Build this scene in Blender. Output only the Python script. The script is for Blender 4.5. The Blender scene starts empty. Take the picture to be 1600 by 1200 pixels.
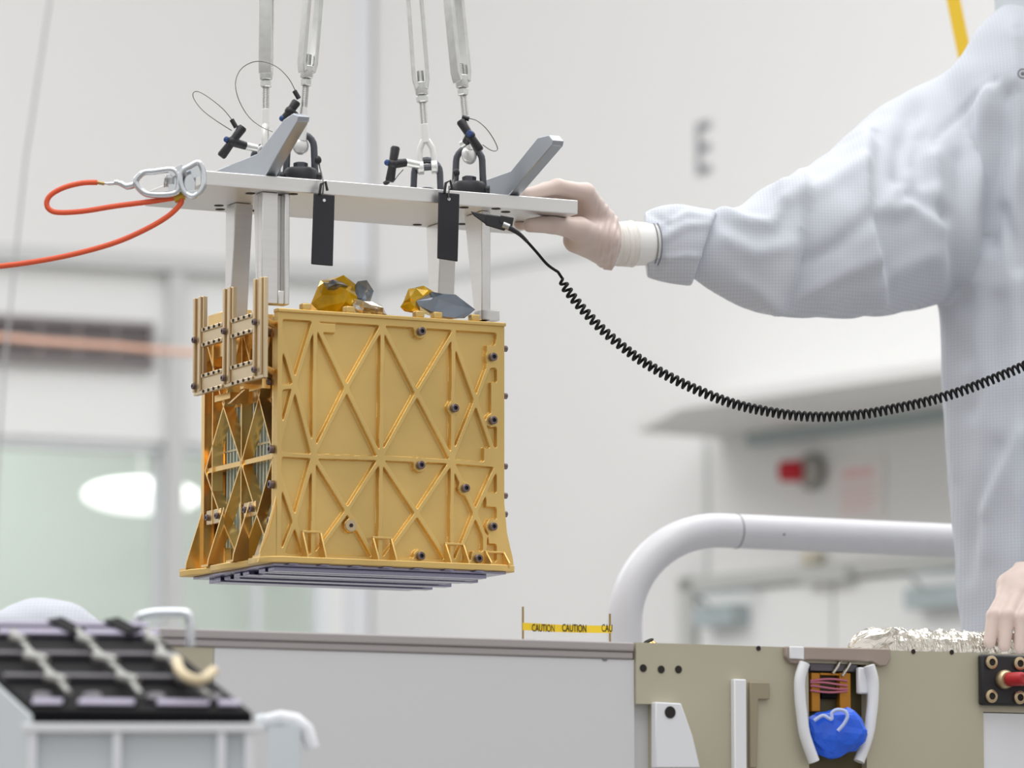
import bpy, bmesh, math, random
import numpy as np
from mathutils import Vector, Matrix, noise

# ---------------------------------------------------------------- camera, world, lights, exposure
SC = bpy.context.scene
COL = SC.collection
F = 7020.0                       # focal length in pixels of a 1600 px wide frame
PITCH = math.atan(840.0 / F)
CZ = 0.95
cam_d = bpy.data.cameras.new('camera'); cam = bpy.data.objects.new('camera', cam_d); COL.objects.link(cam)
cam_d.sensor_width = 36.0; cam_d.lens = F / 1600.0 * 36.0
cam.location = (0, 0, CZ); cam.rotation_euler = (math.pi / 2 + PITCH, 0, 0)
cam_d.dof.use_dof = True; cam_d.dof.focus_distance = 5.62; cam_d.dof.aperture_fstop = 4.8
cam_d.clip_start = 0.1; cam_d.clip_end = 100
SC.camera = cam
SC.view_settings.view_transform = 'Standard'; SC.view_settings.look = 'None'
SC.view_settings.gamma = 1.0; SC.view_settings.use_curve_mapping = False
SC.view_settings.exposure = 0.06

wd = bpy.data.worlds.new('world'); SC.world = wd; wd.use_nodes = True
nt = wd.node_tree; nt.nodes.clear()
wo = nt.nodes.new('ShaderNodeOutputWorld'); bg = nt.nodes.new('ShaderNodeBackground')
tcw = nt.nodes.new('ShaderNodeTexCoord'); sx = nt.nodes.new('ShaderNodeSeparateXYZ'); rp = nt.nodes.new('ShaderNodeValToRGB')
mrw = nt.nodes.new('ShaderNodeMapRange')
nt.links.new(tcw.outputs['Generated'], sx.inputs[0]); nt.links.new(sx.outputs['Z'], mrw.inputs['Value'])
mrw.inputs['From Min'].default_value = -1; mrw.inputs['From Max'].default_value = 1
nt.links.new(mrw.outputs[0], rp.inputs[0]); nt.links.new(rp.outputs[0], bg.inputs[0]); nt.links.new(bg.outputs[0], wo.inputs[0])
cr = rp.color_ramp
cr.elements[0].position = 0.0; cr.elements[0].color = (.30, .28, .27, 1)
cr.elements[1].position = 1.0; cr.elements[1].color = (1.0, 1.0, 1.0, 1)
e = cr.elements.new(.47); e.color = (.40, .385, .38, 1)
e = cr.elements.new(.56); e.color = (.80, .79, .78, 1)
bg.inputs[1].default_value = 0.88

def area(name, loc, rot, size, sy, power, col=(1, 1, 1)):
    l = bpy.data.lights.new(name, 'AREA'); l.shape = 'RECTANGLE'; l.size = size; l.size_y = sy; l.energy = power; l.color = col
    o = bpy.data.objects.new(name, l); COL.objects.link(o); o.location = loc; o.rotation_euler = rot; return o
area('ceiling_light_bank', (-.6, 3.8, 5.6), (0, 0, 0), 5, 5, 150)
area('ceiling_light_bank', (2.5, 8.5, 5.6), (0, 0, 0), 5, 5, 185)
area('ceiling_light_bank', (-4.5, 10.0, 5.6), (0, 0, 0), 4, 4, 165)

# ---------------------------------------------------------------- measuring helpers: pixel of the photograph -> point on a plane of the place
cP, sP = math.cos(PITCH), math.sin(PITCH)
def ray(px, py):
    x = (px - 800) / F; y = (600 - py) / F
    return Vector((x, cP - y * sP, sP + y * cP))
EYE = Vector((0, 0, CZ))
def at(px, py, D):
    r = ray(px, py); return EYE + r * (D / r.y)
def hit(M, axis, off, px, py):
    Mi = M.inverted(); o = Mi @ EYE; d = Mi.to_3x3() @ ray(px, py)
    return o + d * ((off - o[axis]) / d[axis])
def proj(p):
    q = p - EYE; d = q.y * cP + q.z * sP; y = -q.y * sP + q.z * cP
    return 800 + F * q.x / d, 600 - F * y / d
TH = math.radians(26.5)
O = at(432, 875, 5.45)
BX = Matrix.Translation(O) @ Matrix.Rotation(TH, 4, 'Z')      # frame of the gold box: x along its front, y to its back, z up
def B(a, b, z): return BX @ Vector((a, b, z))
def fr(px, py, b=0): h = hit(BX, 1, b, px, py); return h.x, h.z
def lf(px, py, a=0): h = hit(BX, 0, a, px, py); return h.y, h.z
I4 = Matrix.Identity(4)

# ---------------------------------------------------------------- mesh builder
class MB:
    def __init__(s, M=None): s.bm = bmesh.new(); s.M = M or I4
    def v(s, p): return s.bm.verts.new(s.M @ Vector(p))
    def f(s, vs):
        try: return s.bm.faces.new(vs)
        except ValueError: return None
    def box(s, x0, x1, y0, y1, z0, z1):
        x0, x1 = min(x0, x1), max(x0, x1); y0, y1 = min(y0, y1), max(y0, y1); z0, z1 = min(z0, z1), max(z0, z1)
        c = [s.v((x, y, z)) for z in (z0, z1) for y in (y0, y1) for x in (x0, x1)]
        for q in ((0, 2, 3, 1), (4, 5, 7, 6), (0, 1, 5, 4), (2, 6, 7, 3), (0, 4, 6, 2), (1, 3, 7, 5)): s.f([c[i] for i in q])
        return s
    def hexa(s, b4, t4):
        b = [s.v(p) for p in b4]; t = [s.v(p) for p in t4]
        s.f(b[::-1]); s.f(t)
        for i in range(4): s.f([b[i], b[(i + 1) % 4], t[(i + 1) % 4], t[i]])
        return s
    def prism(s, pts, axis, lo, hi):
        def mk(p, h):
            return {0: (h, p[0], p[1]), 1: (p[0], h, p[1]), 2: (p[0], p[1], h)}[axis]
        a = [s.v(mk(p, lo)) for p in pts]; b = [s.v(mk(p, hi)) for p in pts]
        n = len(pts); s.f(a); s.f(b[::-1])
        for i in range(n): s.f([a[i], b[i], b[(i + 1) % n], a[(i + 1) % n]])
        return s
    def tube(s, pts, r, n=12, closed=False, cap=True):
        P = [Vector(p) for p in pts]; m = len(P); R = r if isinstance(r, (list, tuple)) else [r] * m
        T = []
        for i in range(m):
            a = P[(i - 1) % m] if closed or i else P[0]; b = P[(i + 1) % m] if closed or i < m - 1 else P[-1]
            T.append((b - a).normalized())
        up = Vector((0, 0, 1)) if abs(T[0].z) < .9 else Vector((1, 0, 0))
        nrm = (up - T[0] * up.dot(T[0])).normalized(); rings = []
        for i in range(m):
            if i:
                ax = T[i - 1].cross(T[i])
                if ax.length > 1e-9: nrm = Matrix.Rotation(T[i - 1].angle(T[i]), 3, ax.normalized()) @ nrm
            bi = T[i].cross(nrm)
            rings.append([s.v(P[i] + (nrm * math.cos(2 * math.pi * k / n) + bi * math.sin(2 * math.pi * k / n)) * R[i]) for k in range(n)])
        for i in range(m if closed else m - 1):
            A, Bq = rings[i], rings[(i + 1) % m]
            for k in range(n): s.f([A[k], A[(k + 1) % n], Bq[(k + 1) % n], Bq[k]])
        if cap and not closed: s.f(rings[0][::-1]); s.f(rings[-1])
        return s
    def cyl(s, p0, p1, r, r1=None, n=20): return s.tube([p0, p1], [r, r if r1 is None else r1], n)
    def lathe(s, p, d, prof, n=24):
        d = Vector(d).normalized(); p = Vector(p); up = Vector((0, 0, 1)) if abs(d.z) < .9 else Vector((1, 0, 0))
        u = (up - d * up.dot(d)).normalized(); w = d.cross(u); rings = []
        for r, h in prof:
            rings.append([s.v(p + d * h + (u * math.cos(2 * math.pi * k / n) + w * math.sin(2 * math.pi * k / n)) * max(r, 1e-5)) for k in range(n)])
        for A, Bq in zip(rings, rings[1:]):
            for k in range(n): s.f([A[k], A[(k + 1) % n], Bq[(k + 1) % n], Bq[k]])
        s.f(rings[0][::-1]); s.f(rings[-1]); return s
    def ball(s, c, r, sc=(1, 1, 1), n=12):
        c = Vector(c); rows = []
        for i in range(n + 1):
            t = math.pi * i / n
            if i in (0, n): rows.append([s.v(c + Vector((0, 0, r * sc[2] * math.cos(t))))]); continue
            rows.append([s.v(c + Vector((r * sc[0] * math.sin(t) * math.cos(2 * math.pi * k / (2 * n)), r * sc[1] * math.sin(t) * math.sin(2 * math.pi * k / (2 * n)), r * sc[2] * math.cos(t)))) for k in range(2 * n)])
        for A, Bq in zip(rows, rows[1:]):
            for k in range(2 * n):
                k2 = (k + 1) % (2 * n)
                if len(A) == 1: s.f([A[0], Bq[k], Bq[k2]])
                elif len(Bq) == 1: s.f([A[k], Bq[0], A[k2]])
                else: s.f([A[k], Bq[k], Bq[k2], A[k2]])
        return s
    def torus(s, c, ax, R, r, n=32, m=10, sq=1.0):
        ax = Vector(ax).normalized(); up = Vector((0, 0, 1)) if abs(ax.z) < .9 else Vector((1, 0, 0))
        u = (up - ax * up.dot(ax)).normalized(); w = ax.cross(u); c = Vector(c)
        return s.tube([c + u * R * math.cos(2 * math.pi * k / n) + w * R * sq * math.sin(2 * math.pi * k / n) for k in range(n)], r, m, closed=True)
    def arr(s, V_, Fc):
        vs = [s.v(p) for p in V_]
        for q in Fc: s.f([vs[i] for i in q])
        return s

def axisframe(p0, p1, twist=0.0):
    z = (Vector(p1) - Vector(p0)).normalized(); x = Vector((1, 0, 0)); x = (x - z * x.dot(z)).normalized(); y = z.cross(x)
    M = Matrix((x, y, z)).transposed().to_4x4(); M.translation = Vector(p0)
    return M @ Matrix.Rotation(twist, 4, 'Z')

WM = {}
def tag(o, label=None, cat=None, group=None, kind=None):
    if label: o['label'] = label
    if cat: o['category'] = cat
    if group: o['group'] = group
    if kind: o['kind'] = kind
    return o
def thing(name, label, cat, loc, rotz=0.0, group=None):
    o = bpy.data.objects.new(name, None); COL.objects.link(o); o.empty_display_size = .02
    o.location = loc; o.rotation_euler = (0, 0, rotz)
    WM[o.name] = Matrix.Translation(Vector(loc)) @ Matrix.Rotation(rotz, 4, 'Z')
    return tag(o, label, cat, group)
def obj(name, mb, mat, parent=None, label=None, bevel=0.0, smooth=True, ang=38, sub=0, bseg=2):
    bm = mb.bm; bmesh.ops.recalc_face_normals(bm, faces=bm.faces[:])
    if parent is not None: M = WM[parent.name]
    else:
        lo = [min(v.co[i] for v in bm.verts) for i in range(3)]; hi = [max(v.co[i] for v in bm.verts) for i in range(3)]
        M = Matrix.Translation(((lo[0] + hi[0]) / 2, (lo[1] + hi[1]) / 2, lo[2]))
    bm.transform(M.inverted())
    if smooth:
        for f_ in bm.faces: f_.smooth = True
        for e_ in bm.edges:
            if len(e_.link_faces) == 2 and e_.calc_face_angle(0) > math.radians(ang): e_.smooth = False
    me = bpy.data.meshes.new(name); bm.to_mesh(me); bm.free()
    if mat: me.materials.append(mat)
    o = bpy.data.objects.new(name, me); COL.objects.link(o)
    if parent is not None: o.parent = parent
    else: o.location = M.translation
    WM[o.name] = M
    if label: o['label'] = label
    if bevel:
        m = o.modifiers.new('bevel', 'BEVEL'); m.width = bevel; m.segments = bseg; m.limit_method = 'ANGLE'; m.angle_limit = math.radians(35)
    if sub:
        m = o.modifiers.new('sub', 'SUBSURF'); m.levels = sub; m.render_levels = sub
    return o
def struct(name, mb, mat, **k):
    o = obj(name, mb, mat, **k); o['kind'] = 'structure'; return o
def putcopy(src, parent, Mw, name=None):
    """copy of a part: same mesh, new place (Mw in the world; the source mesh is modelled about the origin)"""
    o = src.copy(); COL.objects.link(o); o.parent = parent; o.matrix_local = WM[parent.name].inverted() @ Mw
    WM[o.name] = Mw; return o
def protomesh(mb, mat, smooth=True, ang=38):
    bm = mb.bm; bmesh.ops.recalc_face_normals(bm, faces=bm.faces[:])
    for f_ in bm.faces: f_.smooth = True
    for e_ in bm.edges:
        if len(e_.link_faces) == 2 and e_.calc_face_angle(0) > math.radians(ang): e_.smooth = False
    me = bpy.data.meshes.new('m'); bm.to_mesh(me); bm.free(); me.materials.append(mat); return me
def inst(name, me, parent, Mw):
    o = bpy.data.objects.new(name, me); COL.objects.link(o); o.parent = parent
    o.matrix_local = WM[parent.name].inverted() @ Mw; WM[o.name] = Mw; return o

# ---------------------------------------------------------------- materials
def srgb(r, g, b):
    return tuple(((c / 255) / 12.92 if c / 255 <= .04045 else ((c / 255 + .055) / 1.055) ** 2.4) for c in (r, g, b)) + (1,)
def mat(name, col, rough=.5, metal=0.0, bump=0.0, bscale=200, stretch=(1, 1, 1), var=0.0, vscale=8, trans=0.0, alpha=1.0, spec=.5, emis=0, coat=0, sheen=0, aniso=0, rvar=0):
    m = bpy.data.materials.new(name); m.use_nodes = True; n = m.node_tree; p = n.nodes['Principled BSDF']
    p.inputs['Base Color'].default_value = col; p.inputs['Roughness'].default_value = rough; p.inputs['Metallic'].default_value = metal
    p.inputs['Specular IOR Level'].default_value = spec; p.inputs['Transmission Weight'].default_value = trans; p.inputs['Alpha'].default_value = alpha
    p.inputs['Coat Weight'].default_value = coat; p.inputs['Sheen Weight'].default_value = sheen; p.inputs['Anisotropic'].default_value = aniso
    if emis: p.inputs['Emission Color'].default_value = col; p.inputs['Emission Strength'].default_value = emis
    tc = n.nodes.new('ShaderNodeTexCoord')
    if bump or var or rvar:
        mp = n.nodes.new('ShaderNodeMapping'); mp.inputs['Scale'].default_value = stretch; n.links.new(tc.outputs['Object'], mp.inputs[0])
    if bump:
        nz = n.nodes.new('ShaderNodeTexNoise'); nz.inputs['Scale'].default_value = bscale; nz.inputs['Detail'].default_value = 3
        n.links.new(mp.outputs[0], nz.inputs['Vector'])
        b = n.nodes.new('ShaderNodeBump'); b.inputs['Strength'].default_value = bump; b.inputs['Distance'].default_value = .001
        n.links.new(nz.outputs['Fac'], b.inputs['Height']); n.links.new(b.outputs[0], p.inputs['Normal'])
    if var or rvar:
        nv = n.nodes.new('ShaderNodeTexNoise'); nv.inputs['Scale'].default_value = vscale; nv.inputs['Detail'].default_value = 4
        n.links.new(mp.outputs[0], nv.inputs['Vector'])
        if var:
            mx = n.nodes.new('ShaderNodeMix'); mx.data_type = 'RGBA'; mx.blend_type = 'MULTIPLY'; mx.inputs['Factor'].default_value = 1
            r = n.nodes.new('ShaderNodeMapRange'); r.inputs['From Min'].default_value = .3; r.inputs['From Max'].default_value = .7
            r.inputs['To Min'].default_value = 1 - var; r.inputs['To Max'].default_value = 1 + var * .3
            n.links.new(nv.outputs['Fac'], r.inputs['Value']); mx.inputs['A'].default_value = col
            n.links.new(r.outputs[0], mx.inputs['B']); n.links.new(mx.outputs['Result'], p.inputs['Base Color'])
        if rvar:
            r2 = n.nodes.new('ShaderNodeMapRange'); r2.inputs['From Min'].default_value = .3; r2.inputs['From Max'].default_value = .7
            r2.inputs['To Min'].default_value = rough - rvar; r2.inputs['To Max'].default_value = rough + rvar
            n.links.new(nv.outputs['Fac'], r2.inputs['Value']); n.links.new(r2.outputs[0], p.inputs['Roughness'])
    return m
M_wall = mat('wall_paint', srgb(232, 231, 230), .7, bump=.05, bscale=60)
M_wallw = mat('wall_paint_white', srgb(240, 241, 240), .6)
M_wallr = mat('wall_panel_right', srgb(232, 232, 231), .7)
M_trim = mat('trim_grey', srgb(205, 207, 206), .6)
M_floor = mat('floor_epoxy', srgb(140, 137, 134), .35, var=.05)
M_gold = mat('gold_anodised', srgb(230, 197, 126), .44, .9, bump=.03, bscale=400, var=.17, vscale=8, rvar=.06)
M_gold2 = mat('gold_polished', srgb(246, 208, 138), .24, .92, bump=.05, bscale=50, var=.12, vscale=18)
M_brass = mat('brass_tooling', srgb(222, 202, 168), .34, .95, bump=.05, bscale=300)
M_alu = mat('brushed_aluminium', srgb(232, 231, 229), .36, .9, bump=.05, bscale=60, stretch=(1, 1, 25), var=.03)
M_alud = mat('satin_aluminium', srgb(184, 190, 197), .42, .9, bump=.06, bscale=120, var=.08)
M_galv = mat('galvanised_steel', srgb(222, 223, 220), .34, .8, bump=.1, bscale=400, var=.12, vscale=60)
M_thread = mat('threaded_rod', srgb(176, 176, 174), .35, 1.0)
M_white_metal = mat('white_cast_metal', srgb(232, 232, 230), .3, .4)
M_chrome = mat('chrome', srgb(222, 226, 230), .12, 1.0, var=.1, vscale=40)
M_ring = mat('dark_coated_steel', srgb(88, 90, 96), .38, .6)
M_black = mat('black_plastic', srgb(34, 34, 38), .42)
M_tag = mat('black_tag', srgb(36, 37, 42), .55, bump=.1, bscale=500)
M_blue = mat('blue_button', srgb(32, 66, 120), .45)
M_wire = mat('steel_wire', srgb(120, 118, 116), .4, .8)
M_bolt = mat('bolt_steel', srgb(120, 108, 112), .3, .9)
M_socket = mat('bolt_socket_dark', srgb(22, 18, 20), .5)
M_washer = mat('washer_steel', srgb(205, 185, 150), .35, .9)
M_orange = mat('orange_rubber', srgb(228, 92, 52), .5, var=.06, vscale=30)
M_yellow = mat('yellow_strap', srgb(240, 200, 50), .6)
M_cord = mat('black_cord', srgb(14, 14, 17), .5, spec=.25)
M_kap = mat('amber_film', srgb(246, 196, 8), .16, .25, bump=.4, bscale=60, trans=.12, coat=.5, var=.4, vscale=40)
M_film = mat('grey_film', srgb(140, 152, 168), .12, .3, bump=.2, bscale=30, trans=.55, coat=.4)
M_foil = mat('crinkled_foil', srgb(222, 217, 206), .2, 1.0, bump=1.0, bscale=160, var=.12, vscale=30)
M_silver = mat('silver_fins', srgb(226, 236, 230), .3, .6)
M_under = mat('dark_mirror_plate', srgb(150, 148, 168), .22, 1.0, bump=.15, bscale=30, stretch=(1, 8, 1))
M_tube = mat('white_painted_tube', srgb(216, 216, 220), .35, var=.03, vscale=30)
M_seam = mat('seam_grey', srgb(120, 122, 126), .6)
M_deck = mat('chassis_white', srgb(220, 220, 222), .5)
M_rail = mat('grey_rail', srgb(172, 166, 166), .5)
M_tan = mat('tan_panel', srgb(190, 184, 162), .5, .1, var=.08, vscale=5)
M_tand = mat('tan_panel_dark', srgb(158, 148, 125), .5, .1)
M_hole = mat('hole_dark', srgb(40, 36, 34), .8)
M_whiteb = mat('white_bracket', srgb(236, 238, 242), .45)
M_brown = mat('taupe_bracket', srgb(165, 150, 140), .5)
M_latblk = mat('black_lattice', srgb(9, 9, 13), .6, spec=.15)
M_latgry = mat('grey_bar', srgb(104, 100, 106), .4, .3)
M_latpur = mat('lilac_band', srgb(176, 170, 190), .35, .3)
M_latsil = mat('silver_strap', srgb(172, 172, 168), .35, .4)
M_case = mat('case_grey', srgb(216, 222, 226), .5)
M_beige = mat('beige_hook', srgb(222, 205, 168), .45)
M_red = mat('red_plastic', srgb(178, 28, 36), .4)
M_redlamp = mat('red_lamp', srgb(196, 22, 40), .4)
M_pink = mat('pink_wire', srgb(190, 110, 130), .5)
M_bluebag = mat('blue_bag', srgb(30, 100, 235), .3, bump=.4, bscale=30, coat=.3)
M_bagclear = mat('clear_bag_fold', srgb(190, 205, 245), .3)
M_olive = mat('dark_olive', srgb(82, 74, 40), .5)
M_glove = mat('latex_glove', srgb(210, 190, 180), .42, bump=.25, bscale=90, var=.05, vscale=40, sheen=.2)
M_glove2 = mat('latex_glove_cuff', srgb(230, 228, 222), .4, bump=.3, bscale=60)
M_cuff = mat('white_cuff', srgb(236, 236, 234), .35)
M_skin = mat('skin', srgb(206, 160, 136), .5)
M_mask = mat('face_mask', srgb(226, 234, 240), .8)
M_teal = mat('door_closer_grey', srgb(176, 188, 190), .5)
M_E = mat('letter_grey', srgb(150, 150, 156), .6)
M_pinkprint = mat('sign_red_print', srgb(232, 190, 188), .6)
M_sign = mat('sign_white', srgb(234, 230, 226), .6)
M_louv = mat('louvre_grey', srgb(150, 143, 143), .5)
M_louvd = mat('louvre_dark', srgb(96, 92, 94), .6)
M_glassback = mat('pale_green_room', srgb(222, 230, 222), .7)
M_reflglow = mat('reflection_glow', (1, 1, .98, 1), .5, emis=1.6)  # emissive white that imitates a bright reflection in the window
M_caution = mat('caution_yellow', srgb(244, 208, 40), .45)
M_ink = mat('black_ink', srgb(60, 52, 20), .6)
M_brassrod = mat('brass_rod', srgb(176, 150, 100), .35, .9)
M_shoe = mat('white_boot', srgb(225, 228, 232), .6)
M_platform = mat('platform_grey', srgb(170, 172, 174), .6, .3)
M_pane = mat('window_glass', (.93, .97, .95, 1), .03, trans=1.0)
def cloth_mat(name, col, gcol, sp=.0042):
    m = mat(name, col, .75, bump=.12, bscale=500, sheen=.25); n = m.node_tree; p = n.nodes['Principled BSDF']
    tc = n.nodes.new('ShaderNodeTexCoord'); sx = n.nodes.new('ShaderNodeSeparateXYZ'); n.links.new(tc.outputs['Object'], sx.inputs[0]); outs = []
    for ax in ('X', 'Z'):
        a = n.nodes.new('ShaderNodeMath'); a.operation = 'MULTIPLY'; a.inputs[1].default_value = 1 / sp; n.links.new(sx.outputs[ax], a.inputs[0])
        b = n.nodes.new('ShaderNodeMath'); b.operation = 'FRACT'; n.links.new(a.outputs[0], b.inputs[0])
        c = n.nodes.new('ShaderNodeMath'); c.operation = 'LESS_THAN'; c.inputs[1].default_value = .25; n.links.new(b.outputs[0], c.inputs[0]); outs.append(c)
    d = n.nodes.new('ShaderNodeMath'); d.operation = 'MAXIMUM'; n.links.new(outs[0].outputs[0], d.inputs[0]); n.links.new(outs[1].outputs[0], d.inputs[1])
    mx = n.nodes.new('ShaderNodeMix'); mx.data_type = 'RGBA'; mx.inputs['A'].default_value = col; mx.inputs['B'].default_value = gcol
    n.links.new(d.outputs[0], mx.inputs['Factor']); n.links.new(mx.outputs['Result'], p.inputs['Base Color']); return m
M_gown = cloth_mat('coverall_cloth', srgb(203, 207, 215), srgb(190, 195, 205))

# ================================================================ THE ROOM
CL = at(570, 600, 14.0); CL.z = 0
aL = math.radians(23); aR = math.radians(-53)
WL = Matrix.Translation(CL) @ Matrix.Rotation(aL, 4, 'Z')      # x rightwards along the left wall to the corner, y into the wall
WR = Matrix.Translation(CL) @ Matrix.Rotation(aR, 4, 'Z')      # x along the right wall away from the corner (towards us)
def wl(px, py, off=0): h = hit(WL, 1, off, px, py); return h.x, h.z
def wr(px, py, off=0): h = hit(WR, 1, off, px, py); return h.x, h.z
H = 6.0
fl = MB(); fl.box(-9, 7, -3, 18, -.1, 0); struct('floor', fl, M_floor)
# left wall with a wide window opening
wx0 = wl(-120, 800)[0]; wx1 = wl(515, 800)[0]; wz1 = wl(150, 686)[1]; wz0 = .9
ledge = wl(120, 392)[1]
m = MB(WL)
m.box(-7, wx0, 0, .15, 0, H); m.box(wx1, 0.05, 0, .15, 0, H); m.box(wx0, wx1, 0, .15, 0, wz0); m.box(wx0, wx1, 0, .15, wz1, H)
struct('wall_left', m, M_wallw)
m = MB(WL); m.box(-7, .0, -.05, -.001, ledge, H); struct('wall_left_upper', m, M_wall)
m = MB(WL); m.box(-7, 0, -.055, -.001, ledge - .05, ledge - .001); struct('trim_1', m, M_trim)
px0, px1 = wl(256, 700)[0], wl(281, 700)[0]
m = MB(WL); m.box(px0, px1, -.045, -.001, 0, ledge - .052); struct('trim_2', m, M_trim)
m = MB(WL); m.box(wl(543, 300)[0], -.002, -.053, -.0505, ledge, H); m.box(wl(543, 300)[0], -.002, -.05, -.0015, 0, ledge - .06); struct('corner_shade_strip', m, mat('corner_shade_bluish', srgb(229, 231, 235), .6))  # bluish strip puts the corner's shading into colour, not a separate trim
# window
w = thing('window_1', None, None, WL @ Vector(((wx0 + wx1) / 2, .05, wz0)), aL); w['kind'] = 'structure'
m = MB(WL)
for a_, b_ in ((wx0, wx0 + .03), (wx1 - .03, wx1), (px0 - .01, px1 + .01), (wl(408, 800)[0] - .006, wl(408, 800)[0] + .006)): m.box(a_, b_, .02, .09, wz0, wz1)
m.box(wx0, wx1, .02, .09, wz1 - .03, wz1); m.box(wx0, wx1, .02, .09, wz0, wz0 + .03)
obj('window_frame', m, M_whiteb, w)
m = MB(WL); m.box(wx0 + .03, wx1 - .03, .055, .06, wz0 + .03, wz1 - .03); obj('pane', m, M_pane, w)
m = MB(WL); bx0, bx1 = wx0 - .6, wx1 + .9
m.box(bx0, bx1, 2.2, 2.3, .3, wz1 + .9); struct('wall_beyond_window', m, M_glassback)
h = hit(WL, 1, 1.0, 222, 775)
m = MB(WL); m.ball(h, 1, (.20, .12, .058), 16); o = tag(obj('oval_reflection_glow', m, M_reflglow), 'white oval lamp standing in for a reflection in the left window', 'glow')  # added glowing oval, stands in for light reflected in the pane
m = MB(WL); m.cyl(h + Vector((0, .0, .058)), (h.x, h.y, wz1 + .849), .006, n=8); obj('glow_stem', m, M_trim, o)
area('room_beyond_fill', WL @ Vector((-1.0, 1.2, wz1 + .7)), (0, 0, 0), 2.2, .9, 26)  # added fill, brightens the wall seen through the window
m = MB(WL); m.box(bx0, bx1, .15, 2.3, wz1 + .85, wz1 + .9); struct('ceiling_beyond_window', m, M_wallw)
# louvre
vx0, vz1 = wl(-60, 495); vx1, vz0 = wl(235, 577); vz1 = wl(100, 499)[1]
v = thing('wall_vent', 'dark grey slatted air vent high on the left wall', 'vent', WL @ Vector(((vx0 + vx1) / 2, -.03, vz0)), aL)
m = MB(WL); m.box(vx0, vx1, -.012, -.002, vz0, vz1); obj('backing', m, M_louvd, v)
m = MB(WL); t_ = .012
m.box(vx0, vx1, -.04, -.013, vz0, vz0 + t_); m.box(vx0, vx1, -.04, -.013, vz1 - t_, vz1); m.box(vx1 - t_, vx1, -.04, -.013, vz0, vz1)
for x_ in (58, 117, 176): q = wl(x_, 530)[0]; m.box(q - .004, q + .004, -.036, -.013, vz0, vz1)
obj('frame', m, M_louv, v)
m = MB(WL)
for k in range(9):
    z = vz0 + (vz1 - vz0) * (k + .5) / 9; m.hexa([(vx0, -.034, z - .009), (vx1 - t_, -.034, z - .009), (vx1 - t_, -.014, z + .003), (vx0, -.014, z + .003)], [(vx0, -.034, z - .006), (vx1 - t_, -.034, z - .006), (vx1 - t_, -.014, z + .006), (vx0, -.014, z + .006)])
obj('slats', m, M_louv, v)
# orange hose strung in front of the vent
P = [at(-80, 520, 12.0), at(60, 533, 12.05), at(180, 541, 12.1), at(260, 549, 12.2), at(330, 553, 12.35)]
m = MB(); m.tube(P, .009, 10); tag(obj('orange_hose', m, mat('faded_orange', srgb(240, 192, 168), .6)), 'pale orange hose strung level across the wall vent', 'hose')
# right wall
m = MB(WR); m.box(-.05, 5, 0, .15, 0, H); struct('wall_right', m, M_wallr)
m = MB(WR); s0, z0 = wr(580, 446); s1, z1 = wr(1010, 362); zz = (z0 + z1) / 2; m.box(.0, 4.9, -.006, -.001, zz - .035, zz); struct('trim_4', m, M_trim)
s0 = wr(1104, 700)[0]; m = MB(WR); m.box(s0 - .008, s0 + .008, -.005, -.001, 0, wr(1104, 672)[1]); struct('trim_5', m, M_trim)
# canopy over the doors
s0, z0 = wr(1178, 676); s1, z1 = wr(1480, 641); zc = (z0 + z1) / 2
cn = thing('door_canopy', 'pale flat canopy projecting from the wall above the double doors', 'canopy', WR @ Vector((s0 + .8, -.3, zc)), aR)
m = MB(WR); m.prism([(s0 - .15, -.002), (s0 - .15, -.30), (s0 + .35, -.55), (s0 + 2.2, -.55), (s0 + 2.2, -.002)], 2, zc, zc + .03); obj('slab', m, M_wallr, cn)
m = MB(WR); m.box(s0, s0 + 2.2, -.03, -.002, zc - .035, zc - .001); obj('track', m, mat('track_teal', srgb(168, 180, 180), .5), cn)
# wall letter
tcu = bpy.data.curves.new('t', 'FONT')
def text_mesh(body, size, M, depth=.0006, sx_=1.0, align='CENTER'):
    cu = bpy.data.curves.new('t', 'FONT'); cu.body = body; cu.size = size; cu.align_x = align; cu.align_y = 'CENTER'; cu.extrude = depth / 2; cu.offset = size * .012
    to = bpy.data.objects.new('t', cu); COL.objects.link(to); bpy.context.view_layer.update()
    me = bpy.data.meshes.new_from_object(to.evaluated_get(bpy.context.evaluated_depsgraph_get())); bpy.data.objects.remove(to)
    mb = MB(M); vs = [mb.v((v_.co.x * sx_, v_.co.y, v_.co.z)) for v_ in me.vertices]
    for p_ in me.polygons: mb.f([vs[i] for i in p_.vertices])
    return mb
sE, zE = wr(1099, 236)
m = text_mesh('E', .215, WR @ Matrix.Translation((sE, -.003, zE)) @ Matrix.Rotation(math.pi / 2, 4, 'X'), .002, .72)
tag(obj('wall_letter', m, M_E, smooth=False), 'grey capital letter E on the white wall above the arm', 'letter')
# red beacon
sb, zb = wr(1275, 737)
g = thing('red_alarm_light', 'red alarm light with grey round bell base under the canopy', 'alarm light', WR @ Vector((sb, -.03, zb)), aR)
dv = Vector((-.9, -.6, 0)).normalized()
m = MB(WR); m.lathe((sb, -.004, zb), (0, -1, 0), [(.045, 0), (.045, .02), (.036, .035), (.02, .05)], 24); obj('base', m, mat('bell_grey', srgb(176, 174, 168), .5), g)
m = MB(WR); m.torus((sb, -.02, zb), (0, 1, 0), .046, .006); obj('ring', m, mat('bell_dark', srgb(130, 128, 124), .5), g)
m = MB(WR); m.lathe((sb - .0, -.045, zb), dv, [(.030, 0), (.030, .055), (.026, .066), (.01, .07)], 24); obj('red_lens', m, M_redlamp, g)
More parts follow.
